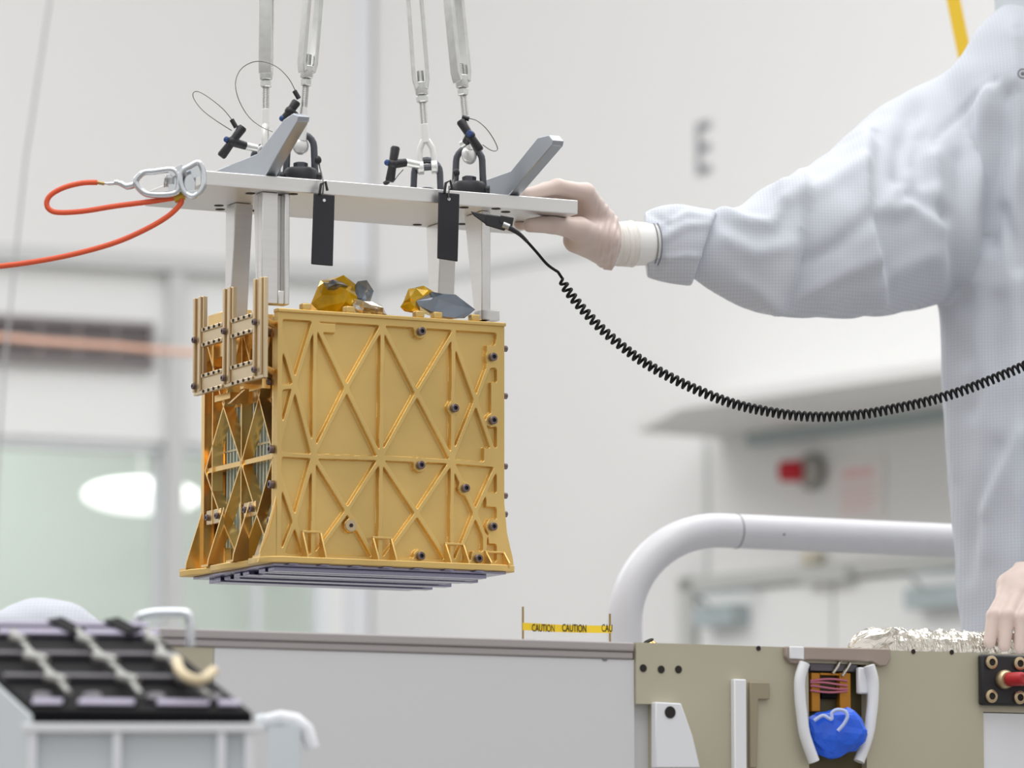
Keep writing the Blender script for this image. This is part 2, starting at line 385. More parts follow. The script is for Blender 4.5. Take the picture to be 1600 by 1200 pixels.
# sign
s0, z1 = wr(1308, 722); s1, z0 = wr(1384, 806)
g = thing('wall_sign', 'pale wall sign with faint red lettering right of the alarm light', 'sign', WR @ Vector(((s0 + s1) / 2, -.004, z0)), aR)
m = MB(WR); m.box(s0, s1, -.006, -.001, z0, z1); obj('board', m, M_sign, g)
m = MB(WR); wdt = s1 - s0; hgt = z1 - z0
m.box(s0 + wdt * .15, s1 - wdt * .2, -.0068, -.0062, z1 - hgt * .3, z1 - hgt * .16)
for k in range(6):
    zz = z1 - hgt * (.42 + .09 * k); m.box(s0 + wdt * .1, s1 - wdt * (.1 + .07 * (k % 3)), -.0068, -.0062, zz - hgt * .015, zz + hgt * .015)
obj('lettering', m, M_pinkprint, g)
# double doors
d0 = wr(1098, 930)[0]; d1 = wr(1310, 930)[0]; d2 = d1 + (d1 - d0); zt = wr(1300, 906)[1]
for k, (a_, b_) in enumerate(((d0, d1), (d1, d2))):
    dd = thing('door_%d' % (k + 1), None, None, WR @ Vector(((a_ + b_) / 2, -.02, 0)), aR); dd['kind'] = 'structure'
    m = MB(WR); m.box(a_ + .006, b_ - .006, -.02, -.001, .005, zt - .008); obj('leaf', m, M_wallw, dd)
    hz = zt - .05
    m = MB(WR); c_ = a_ + (.10 if k == 0 else .62) * (b_ - a_); m.box(c_, c_ + (.17 if k == 0 else .30), -.085, -.0205, hz - .055, hz + .0); m.tube([(c_ + .05, -.07, hz), (c_ + .1, -.16, hz + .03), (c_ + .22, -.04, hz + .04)], .006, 8)
    obj('door_closer', m, M_teal, dd, bevel=.004)
    m = MB(WR); hx = b_ - .06 if k == 0 else a_ + .06; m.cyl((hx, -.05, .95), (hx, -.05, 1.25), .01); m.cyl((hx, -.02, .97), (hx, -.05, .97), .008); m.cyl((hx, -.02, 1.23), (hx, -.05, 1.23), .008); obj('door_handle', m, M_alud, dd)
m = MB(WR); m.box(d0 - .06, d0, -.04, -.001, 0, zt + .04); m.box(d2, d2 + .06, -.04, -.001, 0, zt + .04); m.box(d0 - .06, d2 + .06, -.04, -.001, zt, zt + .04)
m.box(d1 - .09, d1 + .1, -.06, -.04, zt - .01, zt + .025)
struct('trim_6', m, mat('door_frame_grey', srgb(196, 197, 194), .6))
m = MB(WR); sx_, zx_ = wr(1278, 872); m.box(sx_ - .03, sx_ + .03, -.04, -.002, zx_ - .02, zx_ + .015)
tag(obj('ceiling_sensor', m, mat('sensor_tan', srgb(206, 200, 180), .5), bevel=.006), 'small tan sensor box on the wall below the alarm light', 'sensor')
# cables in the background
m = MB(); m.tube([at(110, -200, 9), at(78, 0, 9), at(40, 250, 9), at(8, 560, 9), at(-5, 760, 9), at(-10, 1020, 9)], .0028, 8)
tag(obj('hanging_cable', m, mat('cable_grey', srgb(172, 172, 172), .6)), 'thin grey cable hanging down the left edge of the view', 'cable')
m = MB(); P = [at(1400, -700, 7), at(1450, -300, 7), at(1480, -60, 7), at(1490, 0, 7), at(1499, 45, 7), at(1508, 88, 7), at(1530, 170, 7), at(1560, 300, 7)]
vs = []
for p in P: vs.append((m.v(p + Vector((-.011, 0, 0))), m.v(p + Vector((.011, 0, .0))), m.v(p + Vector((.011, .003, 0))), m.v(p + Vector((-.011, .003, 0)))))
for A_, B_ in zip(vs, vs[1:]):
    for k in range(4): m.f([A_[k], A_[(k + 1) % 4], B_[(k + 1) % 4], B_[k]])
m.f(vs[0]); m.f(vs[-1]); tag(obj('yellow_strap', m, M_yellow), 'yellow lifting strap hanging behind the person\'s shoulder', 'strap')

# ================================================================ GOLD INSTRUMENT
gi = thing('gold_instrument', 'gold-coloured boxy instrument with ribbed front panel hanging below the lifting plate', 'instrument', B(.15, .12, -.012), TH)
def seg_d(X, Z, p, q):
    ax, az = p; bx_, bz = q; dx, dz = bx_ - ax, bz - az; L = dx * dx + dz * dz
    t = np.clip(((X - ax) * dx + (Z - az) * dz) / L, 0, 1)
    return np.hypot(X - ax - t * dx, Z - az - t * dz)
W_, HH = .3093, .3046
na, nz_ = 600, 590
A1 = np.linspace(0, W_, na); Z1 = np.linspace(0, HH, nz_); X, Z = np.meshgrid(A1, Z1)
ribs = [((598, 508), (652, 614)), ((652, 614), (707, 719)), ((598, 508), (542, 607)), ((542, 607), (490, 712)), ((492, 500), (542, 607)), ((542, 607), (595, 716)),
        ((709, 520), (652, 614)), ((652, 614), (595, 716)), ((709, 528), (744, 626)), ((744, 626), (777, 722)), ((780, 530), (744, 626)), ((744, 626), (707, 719)),
        ((493, 495), (461, 600)), ((461, 600), (438, 690)), ((436, 515), (461, 600)), ((461, 600), (490, 712)),
        ((490, 712), (543, 798)), ((543, 798), (590, 878)), ((595, 716), (543, 798)), ((543, 798), (490, 872)),
        ((595, 716), (652, 802)), ((652, 802), (706, 885)), ((707, 719), (652, 802)), ((652, 802), (597, 878)),
        ((707, 722), (743, 802)), ((743, 802), (758, 838)), ((758, 838), (757, 885)), ((777, 726), (743, 802)), ((743, 802), (712, 880)),
        ((490, 712), (461, 815)), ((461, 815), (440, 870)), ((438, 745), (461, 815)), ((461, 815), (480, 876)),
        ((493, 495), (489, 880)), ((598, 505), (594, 880)), ((709, 520), (706, 885)),
        ((438, 710), (490, 713)), ((490, 713), (595, 716)), ((595, 716), (707, 721)), ((707, 721), (780, 727)), ((438, 606), (461, 603))]
d = np.full(X.shape, 9.)
def smin(a, b, k):
    h = np.clip(.5 + .5 * (b - a) / k, 0, 1); return b + (a - b) * h - k * h * (1 - h)
for p, q in ribs: d = smin(d, seg_d(X, Z, fr(*p), fr(*q)) - .0026, .0022)
for k in (0, 1): pass
def boxd(x0, x1, z0, z1):
    cx, cz, hx, hz = (x0 + x1) / 2, (z0 + z1) / 2, (x1 - x0) / 2, (z1 - z0) / 2
    qx, qz = np.abs(X - cx) - hx, np.abs(Z - cz) - hz
    return np.hypot(np.maximum(qx, 0), np.maximum(qz, 0)) + np.minimum(np.maximum(qx, qz), 0)
for bxx in ((-.01, .0065, -.01, .4), (W_ - .0105, W_ + .01, -.01, .4), (-.01, .4, HH - .0085, .4), (-.01, .4, -.01, .0085)): d = smin(d, boxd(*bxx), .003)
for c0, c1 in (((761, 540), (778, 575)), ((768, 598), (779, 650)), ((757, 700), (780, 725)), ((760, 770), (778, 792)), ((764, 812), (781, 850)), ((738, 862), (760, 885)), ((500, 505), (524, 520)), ((648, 505), (664, 514))):
    x0, z1_ = fr(*c0); x1, z0_ = fr(*c1); d = smin(d, boxd(x0, x1, z0_, z1_), .003)
FB = [(657, 518), (769, 558), (709, 638), (769, 657), (656, 727), (726, 763), (548, 821), (769, 823), (656, 869), (746, 873)]
for p in FB: a_, z_ = fr(*p); d = smin(d, np.hypot(X - a_, Z - z_) - .0082, .003)
hgt = np.clip(d / .0011, 0, 1); hgt = hgt * hgt * (3 - 2 * hgt) * .0068
m = MB(BX); vv = np.empty(X.shape, object)
bmv = [[m.v((A1[i], float(hgt[j, i]), Z1[j])) for i in range(na)] for j in range(nz_)]
for j in range(nz_ - 1):
    for i in range(na - 1): m.bm.faces.new((bmv[j][i], bmv[j][i + 1], bmv[j + 1][i + 1], bmv[j + 1][i]))
bk = [m.v((x_, .012, z_)) for x_, z_ in ((0, 0), (W_, 0), (W_, HH), (0, HH))]
m.f(bk)
m.f([bk[0], bk[1]] + [bmv[0][i] for i in range(na - 1, -1, -1)]); m.f([bk[2], bk[3]] + [bmv[-1][i] for i in range(na)])
m.f([bk[3], bk[0]] + [bmv[j][0] for j in range(nz_)]); m.f([bk[1], bk[2]] + [bmv[j][-1] for j in range(nz_ - 1, -1, -1)])
fp = obj('front_panel', m, M_gold, gi, ang=60)
# engraved slots beside the pattern and flared corner plates
m = MB(BX)
m.prism([fr(432, 790), fr(432, 878), fr(404, 878), fr(407, 866), fr(420, 836)], 1, 0.0005, .006); obj('corner_flare', m, M_gold, gi)
m = MB(BX); q = .3093; m.prism([(q, .085), (q, .0), (q + .0135, .0), (q + .0125, .012), (q + .004, .045)], 1, .0005, .006); obj('corner_flare', m, M_gold, gi)
# top lip and its small tabs
m = MB(BX); m.box(-.001, W_ + .001, -.0035, .012, HH, HH + .0045); obj('top_lip', m, M_gold, gi, bevel=.001)
for x_, y_ in ((481, 485), (549, 489), (658, 499), (686, 501), (745, 503)):
    a_ = fr(x_, y_)[0]; m = MB(BX); m.box(a_ - .006, a_ + .006, .002, .014, HH + .005, HH + .0135); obj('tab', m, M_gold, gi, bevel=.0015)
# bolts
def bolt_mesh(r=.0052, mt=M_bolt):
    mb = MB(); mb.lathe((0, 0, 0), (0, 0, 1), [(r * 1.0, 0), (r * 1.0, r * .95), (r * .85, r * 1.12), (r * .5, r * 1.12), (r * .45, r * .5)], 20); return protomesh(mb, mt)
me_bolt = bolt_mesh(); me_small = bolt_mesh(.004)
mb_ = MB(); mb_.lathe((0, 0, 0), (0, 0, 1), [(.0026, 0), (.0026, .0006)], 6); me_sock = protomesh(mb_, M_socket)
def bolt(parent, M, me=me_bolt, sock=True, h=.0030):
    o = inst('bolt', me, parent, M)
    if sock: inst('socket', me_sock, o, M @ Matrix.Translation((0, 0, h)))
    return o
RF = Matrix.Rotation(math.pi / 2, 4, 'X'); RL = Matrix.Rotation(-math.pi / 2, 4, 'Y'); RR = Matrix.Rotation(math.pi / 2, 4, 'Y')
mw = MB(); mw.lathe((0, 0, 0), (0, 0, 1), [(.0072, 0), (.0072, .0012), (.003, .0012)], 24); me_wash = protomesh(mw, M_washer)
for k, p in enumerate(FB):
    a_, z_ = fr(*p); Mw = BX @ Matrix.Translation((a_, -.0002, z_)) @ RF
    if k == 6: inst('washer', me_wash, gi, Mw); inst('socket', me_sock, gi, Mw @ Matrix.Translation((0, 0, .0015)))
    else: bolt(gi, Mw)
for y_ in (543, 617, 727, 773, 802):
    bolt(gi, BX @ Matrix.Translation((W_ + .004, .01, fr(788, y_)[1])) @ RR, me_small, False)
# foot gussets on the front
for x0 in (471, 581, 694, 757):
    y0 = 829 + (x0 - 471) * .085
    aL_, zt_ = fr(x0, y0); aR_ = fr(x0 + 28, y0)[0]
    if x0 == 757: zt_ -= .006
    m = MB(BX)
    for a_ in (aL_, aR_): m.prism([(.0, zt_), (-.002, zt_), (-.0185, .006), (-.0185, .0), (.0, .0)], 0, a_, a_ + .0022)
    m.box(aL_, aR_ + .0022, -.0032, .0, zt_ - .0025, zt_)
    obj('foot_gusset', m, M_gold, gi, bevel=.0004)
# base plate, belly plates
m = MB(BX); m.prism([(-.0225, .256), (-.0225, .22), (-.014, .20), (-.014, .17), (-.0225, .155), (-.0225, .10), (-.014, .08), (-.014, .05), (-.0225, .035), (-.0225, 0), (-.012, -.014), (0, -.02), (.30, -.02), (.3165, -.013), (.3235, 0), (.3235, .03), (.31, .05), (.31, .235), (.3, .25)], 2, -.004, .0035)
obj('base_plate', m, M_gold, gi, bevel=.0008)
m = MB(BX)
m.box(-.008, .308, -.008, .245, -.0075, -.0041)
rs = random.Random(4)
for k in range(9): b0 = .005 + k * .026; m.box(-.004 + rs.random() * .014, .285 + rs.random() * .02, b0, b0 + .019, -.0115 - rs.random() * .003, -.0076)
for k in range(7): a0 = .01 + k * .042; m.box(a0, a0 + .012, -.016, .0, -.0062, -.0041)
obj('belly_plate', m, M_under, gi, bevel=.0006)
# left side truss
def bars(m, pairs, a0, a1, t):
    for p, q in pairs:
        p = Vector((0, p[0], p[1])); q = Vector((0, q[0], q[1])); dr = (q - p).normalized(); nn = Vector((0, -dr.z, dr.y)) * t / 2
        c4 = [p - nn, q - nn, q + nn, p + nn]
        m.hexa([(a0, v_.y, v_.z) for v_ in c4], [(a1, v_.y, v_.z) for v_ in c4])
L = lambda x_, y_: lf(x_, y_, 0)
zmid = (L(318, 730)[1] + L(430, 718)[1]) / 2; DB = .237
m = MB(BX)
m.box(0, .014, .0125, .0165, 0, .30); m.box(0, .014, DB - .006, DB, 0, .30); m.box(0, .014, .0125, DB, .295, .30)
n_top = [(b_, .205) for b_ in (.058, .17)]; nm = [(b_, zmid) for b_ in (.004 + .008, .112, .228)]; nb = [(b_, .060) for b_ in (.062, .17)]
pr = [(n_top[0], nm[0]), (n_top[0], nm[1]), (n_top[1], nm[1]), (n_top[1], nm[2]), (nb[0], nm[0]), (nb[0], nm[1]), (nb[1], nm[1]), (nb[1], nm[2]),
      ((.112, .295), n_top[0]), ((.112, .295), n_top[1]), ((.016, .295), n_top[0]), ((.228, .295), n_top[1]),
      (nb[0], (.015, .006)), (nb[0], (.112, .004)), (nb[1], (.112, .004)), (nb[1], (.225, .004)), ((.112, .0), (.112, .295)), ((.205, .06), (.205, .29))]
bars(m, pr, .0, .0145, .0026)
obj('side_truss', m, M_gold2, gi)
m = MB(BX); bars(m, [((.012, zmid), (DB, zmid))], .002, .0145, .006); obj('cross_rib', m, M_gold2, gi)
for b0, b1 in ((.178, .225), (.068, .105)):
    m = MB(BX); m.box(.001, .006, b0, b1, .060, .078); obj('cross_plate', m, M_brass, gi, bevel=.0006)
    for b_ in (b0 + .008, b1 - .008): bolt(gi, BX @ Matrix.Translation((.001, b_, .069)) @ RL, me_small, False)
for b_ in (.002, .085, .165, .2375):
    m = MB(BX); m.prism([(0, .078), (-.002, .070), (-.0205, .012), (-.0215, .0036), (0, .0036)], 1, b_, b_ + .0028); m.box(-.0205, 0, b_, b_ + .024, .0036, .0062); obj('side_gusset', m, M_gold2, gi)
for x_, y_ in ((427, 702), (427, 757), (426, 815), (426, 832), (422, 520), (422, 597)):
    b_, z_ = L(x_, y_); bolt(gi, BX @ Matrix.Translation((-.0005, max(b_, .008), z_)) @ RL)
# other walls and inner unit
m = MB(BX); m.box(.0, W_, DB, DB + .004, .004, .300); obj('back_panel', m, M_gold2, gi)
m = MB(BX); m.box(W_ - .004, W_, .0125, DB, .004, .300); obj('right_panel', m, M_gold, gi)
m = MB(BX); m.box(.030, .29, .045, .209, .008, .27)
for k in range(15): b_ = .052 + k * .0105; m.box(.018, .031, b_, b_ + .0028, .03, .26)
m.box(.0155, .031, .045, .208, .128, .136); m.box(.017, .031, .045, .208, .150, .153)
obj('finned_core', m, M_silver, gi, bevel=.0005)
m = MB(BX); m.box(.020, .27, .2105, .228, .008, .28); m.box(.018, .028, .05, .208, .205, .27); obj('inner_block', m, M_gold2, gi)
m = MB(BX); m.box(.005, .30, .014, DB - .002, .27, .300); m.box(.02, .29, .08, .225, .300, .3125); m.box(.001, .03, .15, .226, .3, .327); m.box(.002, .02, .06, .10, .3, .31); m.box(.05, .10, .03, .07, .3, .314); obj('top_deck', m, M_gold2, gi, bevel=.001)
for k in range(6):
    a_ = .06 + k * .018; m = MB(BX); m.box(a_, a_ + .011, .03, .04, .30, .311 + .003 * (k % 2)); obj('top_terminal', m, M_brown if k % 2 else M_gold2, gi, bevel=.001)
# brass bracket grid on the left
GA = -.030
def gl(x_, y_): return lf(x_, y_, GA)
gb = obj('bracket_grid', MB(BX), M_brass, gi) if False else None
m = MB(BX)
gz0, gz1 = .2195, .3430
cols = [(.196, .166), (.100, .072), (.005, -.026)]
rows = [(.2195, .2435), (.2785, .3015)]
for b1, b0 in cols:
    m.box(GA, GA + .006, b0, b1, gz0, gz1 if b0 > .1 or True else gz1)
    m.box(GA - .003, GA, b0 + .004, b0 + .010, gz0 + .004, gz1); m.box(GA - .003, GA, b1 - .008, b1 - .003, gz0 + .004, gz1)
for z0_, z1_ in rows:
    for (b1a, b0a), (b1b, b0b) in zip(cols, cols[1:]):
        m.box(GA, GA + .006, b1b, b0a, z0_, z1_); m.box(GA - .0025, GA, b1b, b0a, z0_ - .0005, z0_ + .0045); m.box(GA - .0025, GA, b1b, b0a, z1_ - .0045, z1_ + .0005)
grid = obj('bracket_grid', m, M_brass, gi, label='tan perforated bracket grid', bevel=.0008)
mh = MB(); mh.lathe((0, 0, 0), (0, 0, 1), [(.0021, 0), (.0021, .0006)], 10); me_hole = protomesh(mh, M_hole)
for z0_, z1_ in rows:
    for (b1a, b0a), (b1b, b0b) in zip(cols, cols[1:]):
        for k in range(4):
            b_ = b1b + (b0a - b1b) * (k + .5) / 4
            for zz in (z0_ + .002, z1_ - .002):
                inst('hole', me_hole, grid, BX @ Matrix.Translation((GA - .0028, b_, zz)) @ RL)
for b1, b0 in cols:
    for k in range(9):
        zz = gz0 + .010 + k * .0140
        inst('hole', me_hole, grid, BX @ Matrix.Translation((GA - .0002, b0 + .0125, zz)) @ RL @ Matrix.Diagonal((.5, .5, 1, 1)))
    for z0_, z1_ in rows:
        o = bolt(grid, BX @ Matrix.Translation((GA - .003, (b0 + b1) / 2 + .002, (z0_ + z1_) / 2 - .001)) @ RL, me_small, False)
for b_, z_ in ((-.018, .2315), (-.018, .290), (.085, .2315), (.085, .290), (.18, .2315), (.18, .290)):
    m = MB(BX); m.cyl((GA + .006, b_, z_), (.0 if b_ > 0 else .001, max(b_, .014) , z_), .0042); obj('standoff', m, M_gold2, gi)
m = MB(BX); m.prism([(GA + .006, .20), (0, .20), (0, .222)], 1, .09, .1); m.box(GA + .006, 0, .05, .06, .214, .22); m.box(-.012, -.0005, .02, .06, .212, .224); m.box(-.012, -.0005, .12, .17, .210, .218); obj('bracket_arm', m, M_gold2, gi)

# ================================================================ LIFTING PLATE
lp = thing('lifting_plate', 'silver flat lifting plate bolted above the gold instrument on four tapered posts', 'lifting fixture', B(.15, .09, .300), TH)
PZ0, PZ1 = .4545, .4724
m = MB(BX); m.box(-.1025, .4135, 0, .185, PZ0, PZ1); obj('plate', m, M_alu, lp, bevel=.001)
mh = MB(); mh.lathe((0, 0, 0), (0, 0, -1), [(.006, 0), (.006, .0005)], 16); me_ph = protomesh(mh, M_hole)
for x_, y_ in ((391, 302), (458, 303), (342, 321), (344, 327), (395, 329), (652, 351), (725, 324), (722, 350), (775, 326), (790, 331)):
    h = hit(BX, 2, PZ0, x_, y_)
    if 0 < h.y < .18: inst('hole', me_ph, lp, BX @ Matrix.Translation((h.x, h.y, PZ0 - .0001)))
def post(a0, a1, bt0, bt1, bb0, bb1, foot=None, rec=False, zb=.3155):
    m = MB(BX); z1_ = PZ0 - .0005
    m.hexa([(a0, bb0, zb), (a1, bb0, zb), (a1, bb1, zb), (a0, bb1, zb)], [(a0, bt0, z1_), (a1, bt0, z1_), (a1, bt1, z1_), (a0, bt1, z1_)])
    if rec:
        m.box(a0, a0 + .022, bt0 - .012, bt0, zb, z1_); m.box(a1 - .007, a1, bt0 - .012, bt0, zb, z1_); m.box(a0 + .022, a1 - .007, bt0 - .012, bt0, zb, zb + .017)
    if foot: m.box(*foot)
    return obj('post', m, M_alu, lp, bevel=.0012)
post(-.0165, .0209, .025, .040, .025, .030, rec=True, zb=.316)
post(-.0125, .0115, .106, .138, .124, .138, zb=.3005)
post(.2855, .3085, .135, .180, .147, .165)
post(.291, .3035, .027, .078, .027, .047, foot=(.291, .3165, .027, .055, .3155, .329))
# grey bent arms
for a_, out in ((-.0165, [(402, 240), (443, 187), (458, 177), (466, 181)]), (.318, [(798, 267), (840, 215), (857, 211), (864, 219)])):
    q_ = [lf(x_, y_, a_) for x_, y_ in out]
    m = MB(BX); m.prism([(.184, PZ1 + .0005), (.184, q_[0][1] - .003), (.150, q_[0][1] - .001)] + q_ + [(q_[3][0] + .003, q_[3][1] - .006), (.005, PZ1 + .0005)], 0, a_, a_ + .0155)
    obj('bent_arm', m, M_alud, lp, bevel=.001)
# ================================================================ HOIST RINGS, TURNBUCKLES, PINS
pxm = lambda D: D / F
ringpos = dict(FL=(.0445, .035), FR=(.277, .035), BR=(.268, .140), BL=(.042, .140))
rlab = dict(FL='dark swivel hoist ring at the front of the plate behind the left bent arm', FR='dark swivel hoist ring at the front of the plate beside the right bent arm',
            BR='dark swivel hoist ring at the rear middle of the plate under the open-bodied turnbuckle', BL='dark swivel hoist ring at the rear left, mostly hidden by the left bent arm')
rot = dict(FL=.10, FR=-.05, BR=0.0, BL=.5)
topz = {}
for k, (a_, b_) in ringpos.items():
    p = B(a_, b_, PZ1 + .0005); T = Matrix.Translation(p) @ Matrix.Rotation(rot[k], 4, 'Z')
    g = thing('hoist_ring', rlab[k], 'hoist ring', p, rot[k], 'swivel hoist rings on the plate')
    m = MB(T); m.lathe((0, 0, 0), (0, 0, 1), [(.021, 0), (.0215, .002), (.0215, .014), (.019, .0175), (.0, .0175)], 28); obj('base', m, M_black, g)
    m = MB(T); m.lathe((0, 0, .0175), (0, 0, 1), [(.009, 0), (.009, .007), (.0075, .008)], 6); obj('bolt', m, M_ring, g)
    m = MB(T); m.cyl((-.026, 0, .008), (.026, 0, .008), .0055, n=14); obj('pivot', m, M_black, g)
    R_ = .0165; zz = .066 - R_ - .0045
    P = [(-R_ - .002, 0, .008), (-R_ - .001, 0, .02), (-R_, 0, zz)] + [(-R_ * math.cos(t), 0, zz + R_ * math.sin(t)) for t in [math.pi * i / 10 for i in range(1, 10)]] + [(R_, 0, zz), (R_ + .001, 0, .02), (R_ + .002, 0, .008)]
    m = MB(T); m.tube(P, .0043, 12); obj('bail', m, M_ring, g)
    topz[k] = T @ Vector((0, 0, .058))
tops = dict(FL=(489, 0), BL=(417, 0), BR=(648, 0), FR=(709, 0))
tlab = dict(FL='silver turnbuckle rising from behind the left bent arm tip, second from left', BL='leftmost silver turnbuckle, rising from the rear left hoist ring', BR='open-bodied silver turnbuckle with forked jaw, third from left', FR='rightmost silver turnbuckle, above the front right hoist ring')
tw = dict(FL=.55, BL=1.45, BR=.05, FR=.65); eyeo = dict(FL=-.012, BL=.002, BR=.0, FR=-.006)
TBF = {}
for k in ('FL', 'BL', 'BR', 'FR'):
    p0 = topz[k] + Vector((0, -.002, eyeo[k])); D = p0.y; p1 = at(tops[k][0], 0, D + .0)
    Fm = axisframe(p0, p1, tw[k]); TBF[k] = Fm; s = D / F
    g = thing('turnbuckle', tlab[k], 'turnbuckle', p0, 0, 'turnbuckles above the lifting plate')
    m = MB(Fm)
    if k in ('BR', 'BL'):
        for sg in (-1, 1):
            m.tube([(sg * 11 * s, 0, -14 * s), (sg * 11 * s, 0, 8 * s), (sg * 10 * s, 0, 22 * s), (sg * 3 * s, 0, 36 * s)], [6 * s, 5 * s, 5 * s, 5 * s], 12)
            m.lathe((sg * 6 * s, 0, -8 * s), (sg, 0, 0), [(11 * s, 0), (11 * s, 8 * s), (9 * s, 10 * s)], 20)
        m.cyl((0, 0, 32 * s), (0, 0, 62 * s), 7 * s, 6 * s)
        obj('jaw', m, M_white_metal, g, bevel=.0006)
        m = MB(Fm); m.cyl((-20 * s, 0, -8 * s), (20 * s, 0, -8 * s), 5 * s); obj('jaw_pin', m, M_ring, g)
    else:
        m.ball((0, 0, 0), 14 * s, (1, .62, 1.05), 12); m.tube([(0, 0, 8 * s), (0, 0, 30 * s), (0, 0, 62 * s)], [9 * s, 8 * s, 6 * s], 16)
        obj('eye', m, M_white_metal, g)
    m = MB(Fm); zs = [60 + .8 * i for i in range(110)]
    m.tube([(0, 0, z_ * s) for z_ in zs], [(5.5 if i % 2 else 5.2) * s for i in range(110)], 14); obj('threaded_rod', m, M_thread, g)
    m = MB(Fm); m.lathe((0, 0, 97 * s), (0, 0, 1), [(8 * s, 0), (9.5 * s, 1.5 * s), (9.5 * s, 9 * s), (8 * s, 10.5 * s)], 6); obj('nut', m, M_galv, g)
    m = MB(Fm); hb, ht = 109, 330
    m.lathe((0, 0, hb * s), (0, 0, 1), [(9.5 * s, 0), (10.5 * s, 3 * s), (10.5 * s, 14 * s), (11 * s, 20 * s)], 20)
    m.lathe((0, 0, (ht - 20) * s), (0, 0, 1), [(11 * s, 0), (10.5 * s, 6 * s), (10.5 * s, 18 * s), (9 * s, 20 * s)], 20)
    for sg in (-1, 1):
        m.prism([(sg * 3 * s, (hb + 12) * s), (sg * 10.5 * s, (hb + 8) * s), (sg * 14 * s, (hb + 24) * s), (sg * 14 * s, (ht - 24) * s), (sg * 10.5 * s, (ht - 8) * s), (sg * 3 * s, (ht - 12) * s), (sg * 7.5 * s, (ht - 24) * s), (sg * 7.5 * s, (hb + 24) * s)], 1, -10 * s, 10 * s)
    obj('body', m, M_galv, g, bevel=.0012)
    m = MB(Fm); m.cyl((0, 0, (ht - 40) * s), (0, 0, (ht + 70) * s), 5 * s); m.torus((0, 0, (ht + 84) * s), (0, 1, 0), 14 * s, 5 * s); obj('upper_eye_bolt', m, M_thread, g)
    m = MB(Fm); m.tube([(0, 0, (ht + 98) * s), (0, 0, (ht + 1400) * s)], .0022, 10); obj('sling_wire', m, M_wire, g)
# quick release pins: crossbar ends, button centre, shaft end
def qpin(lab, D, c0, c1, btn, sh0, sh1, loop, ferr, shr=6.5, loopD=0):
    s = D / F; g = thing('release_pin', lab, 'release pin', at(*sh1, D), 0, 'T-handled quick release pins')
    m = MB(); A_, B_ = at(*c0, D - .012), at(*c1, D - .012); C_ = (A_ + B_) / 2; dr = (B_ - A_).normalized()
    m.tube([A_, A_ + dr * 3 * s, C_, B_ - dr * 3 * s, B_], [6 * s, 7.6 * s, 6.4 * s, 7.6 * s, 6 * s], 14); m.ball(C_, 8.5 * s)
    m.tube([C_, at(*sh0, D - .004)], [7.5 * s, shr * s], 16); obj('handle', m, M_black, g)
    m = MB(); m.lathe(at(*btn, D - .018), (0, -1, .1), [(5.5 * s, -.006), (5.5 * s, .002), (3.5 * s, .004)], 18) if loopD == 0 else m.ball(at(*btn, D - .014), 5 * s)
    obj('button', m, M_blue, g)
    m = MB(); m.cyl(at(*sh0, D - .004), at(*sh1, D), 6.2 * s); obj('shaft', m, M_galv, g)
    m = MB(); P = [at(x_, y_, D - .01 - .006 * math.sin(i)) for i, (x_, y_) in enumerate(loop)]; m.tube(smoothpath(P), .0006, 6); obj('lanyard', m, M_wire, g)
    m = MB(); m.cyl(at(*ferr[0], D - .011), at(*ferr[1], D - .011), 3.8 * s, n=10); obj('ferrule', m, M_black, g)
    return g
def smoothpath(P, n=6, closed=False):
    P = [Vector(p) for p in P]; out = []; N = len(P)
    for i in range(N if closed else N - 1):
        if closed: p0, p1, p2, p3 = P[(i - 1) % N], P[i], P[(i + 1) % N], P[(i + 2) % N]
        else: p0, p1, p2, p3 = P[max(i - 1, 0)], P[i], P[i + 1], P[min(i + 2, N - 1)]
        for k in range(n):
            t = k / n
            out.append(.5 * ((2 * p1) + (p2 - p0) * t + (2 * p0 - 5 * p1 + 4 * p2 - p3) * t * t + (3 * p1 - p0 - 3 * p2 + p3) * t ** 3))
    if not closed: out.append(P[-1])
    return out
DBL, DFL, DBR, DFR = [topz[k].y for k in ('BL', 'FL', 'BR', 'FR')]
qpin('black T-handled release pin with blue button at the far left of the rigging', DBL - .02, (380, 198), (345, 245), (354, 218), (384, 228), (402, 232),
     [(366, 192), (350, 172), (330, 155), (312, 144), (303, 144), (302, 152), (310, 165), (322, 177), (340, 190), (362, 204)], ((362, 187), (369, 199)), loopD=1)
qpin('black T-handled release pin with a big round wire loop above the left arm tip', DFL - .0, (464, 158), (442, 190), (441, 185), (466, 186), (478, 196),
     [(462, 143), (452, 124), (436, 107), (418, 98), (400, 96), (384, 102), (373, 113), (368, 130), (371, 150), (380, 170), (392, 186), (408, 198), (426, 206)], ((460, 142), (467, 154)), loopD=1)
qpin('black T-handled release pin left of the open-bodied turnbuckle', DBR - .02, (618, 229), (609, 284), (605, 254), (634, 254), (655, 258),
     [(600, 286), (606, 283), (614, 284), (622, 274), (630, 265)], ((600, 288), (607, 283)), loopD=1)
qpin('black T-handled release pin facing forward with blue button on the front right ring', DFR - .02, (719, 188), (750, 236), (734, 209), (728, 222), (722, 226),
     [(732, 185), (744, 188), (757, 198), (768, 212), (776, 227), (777, 234), (772, 236), (764, 233), (754, 226)], ((722, 183), (733, 186)))
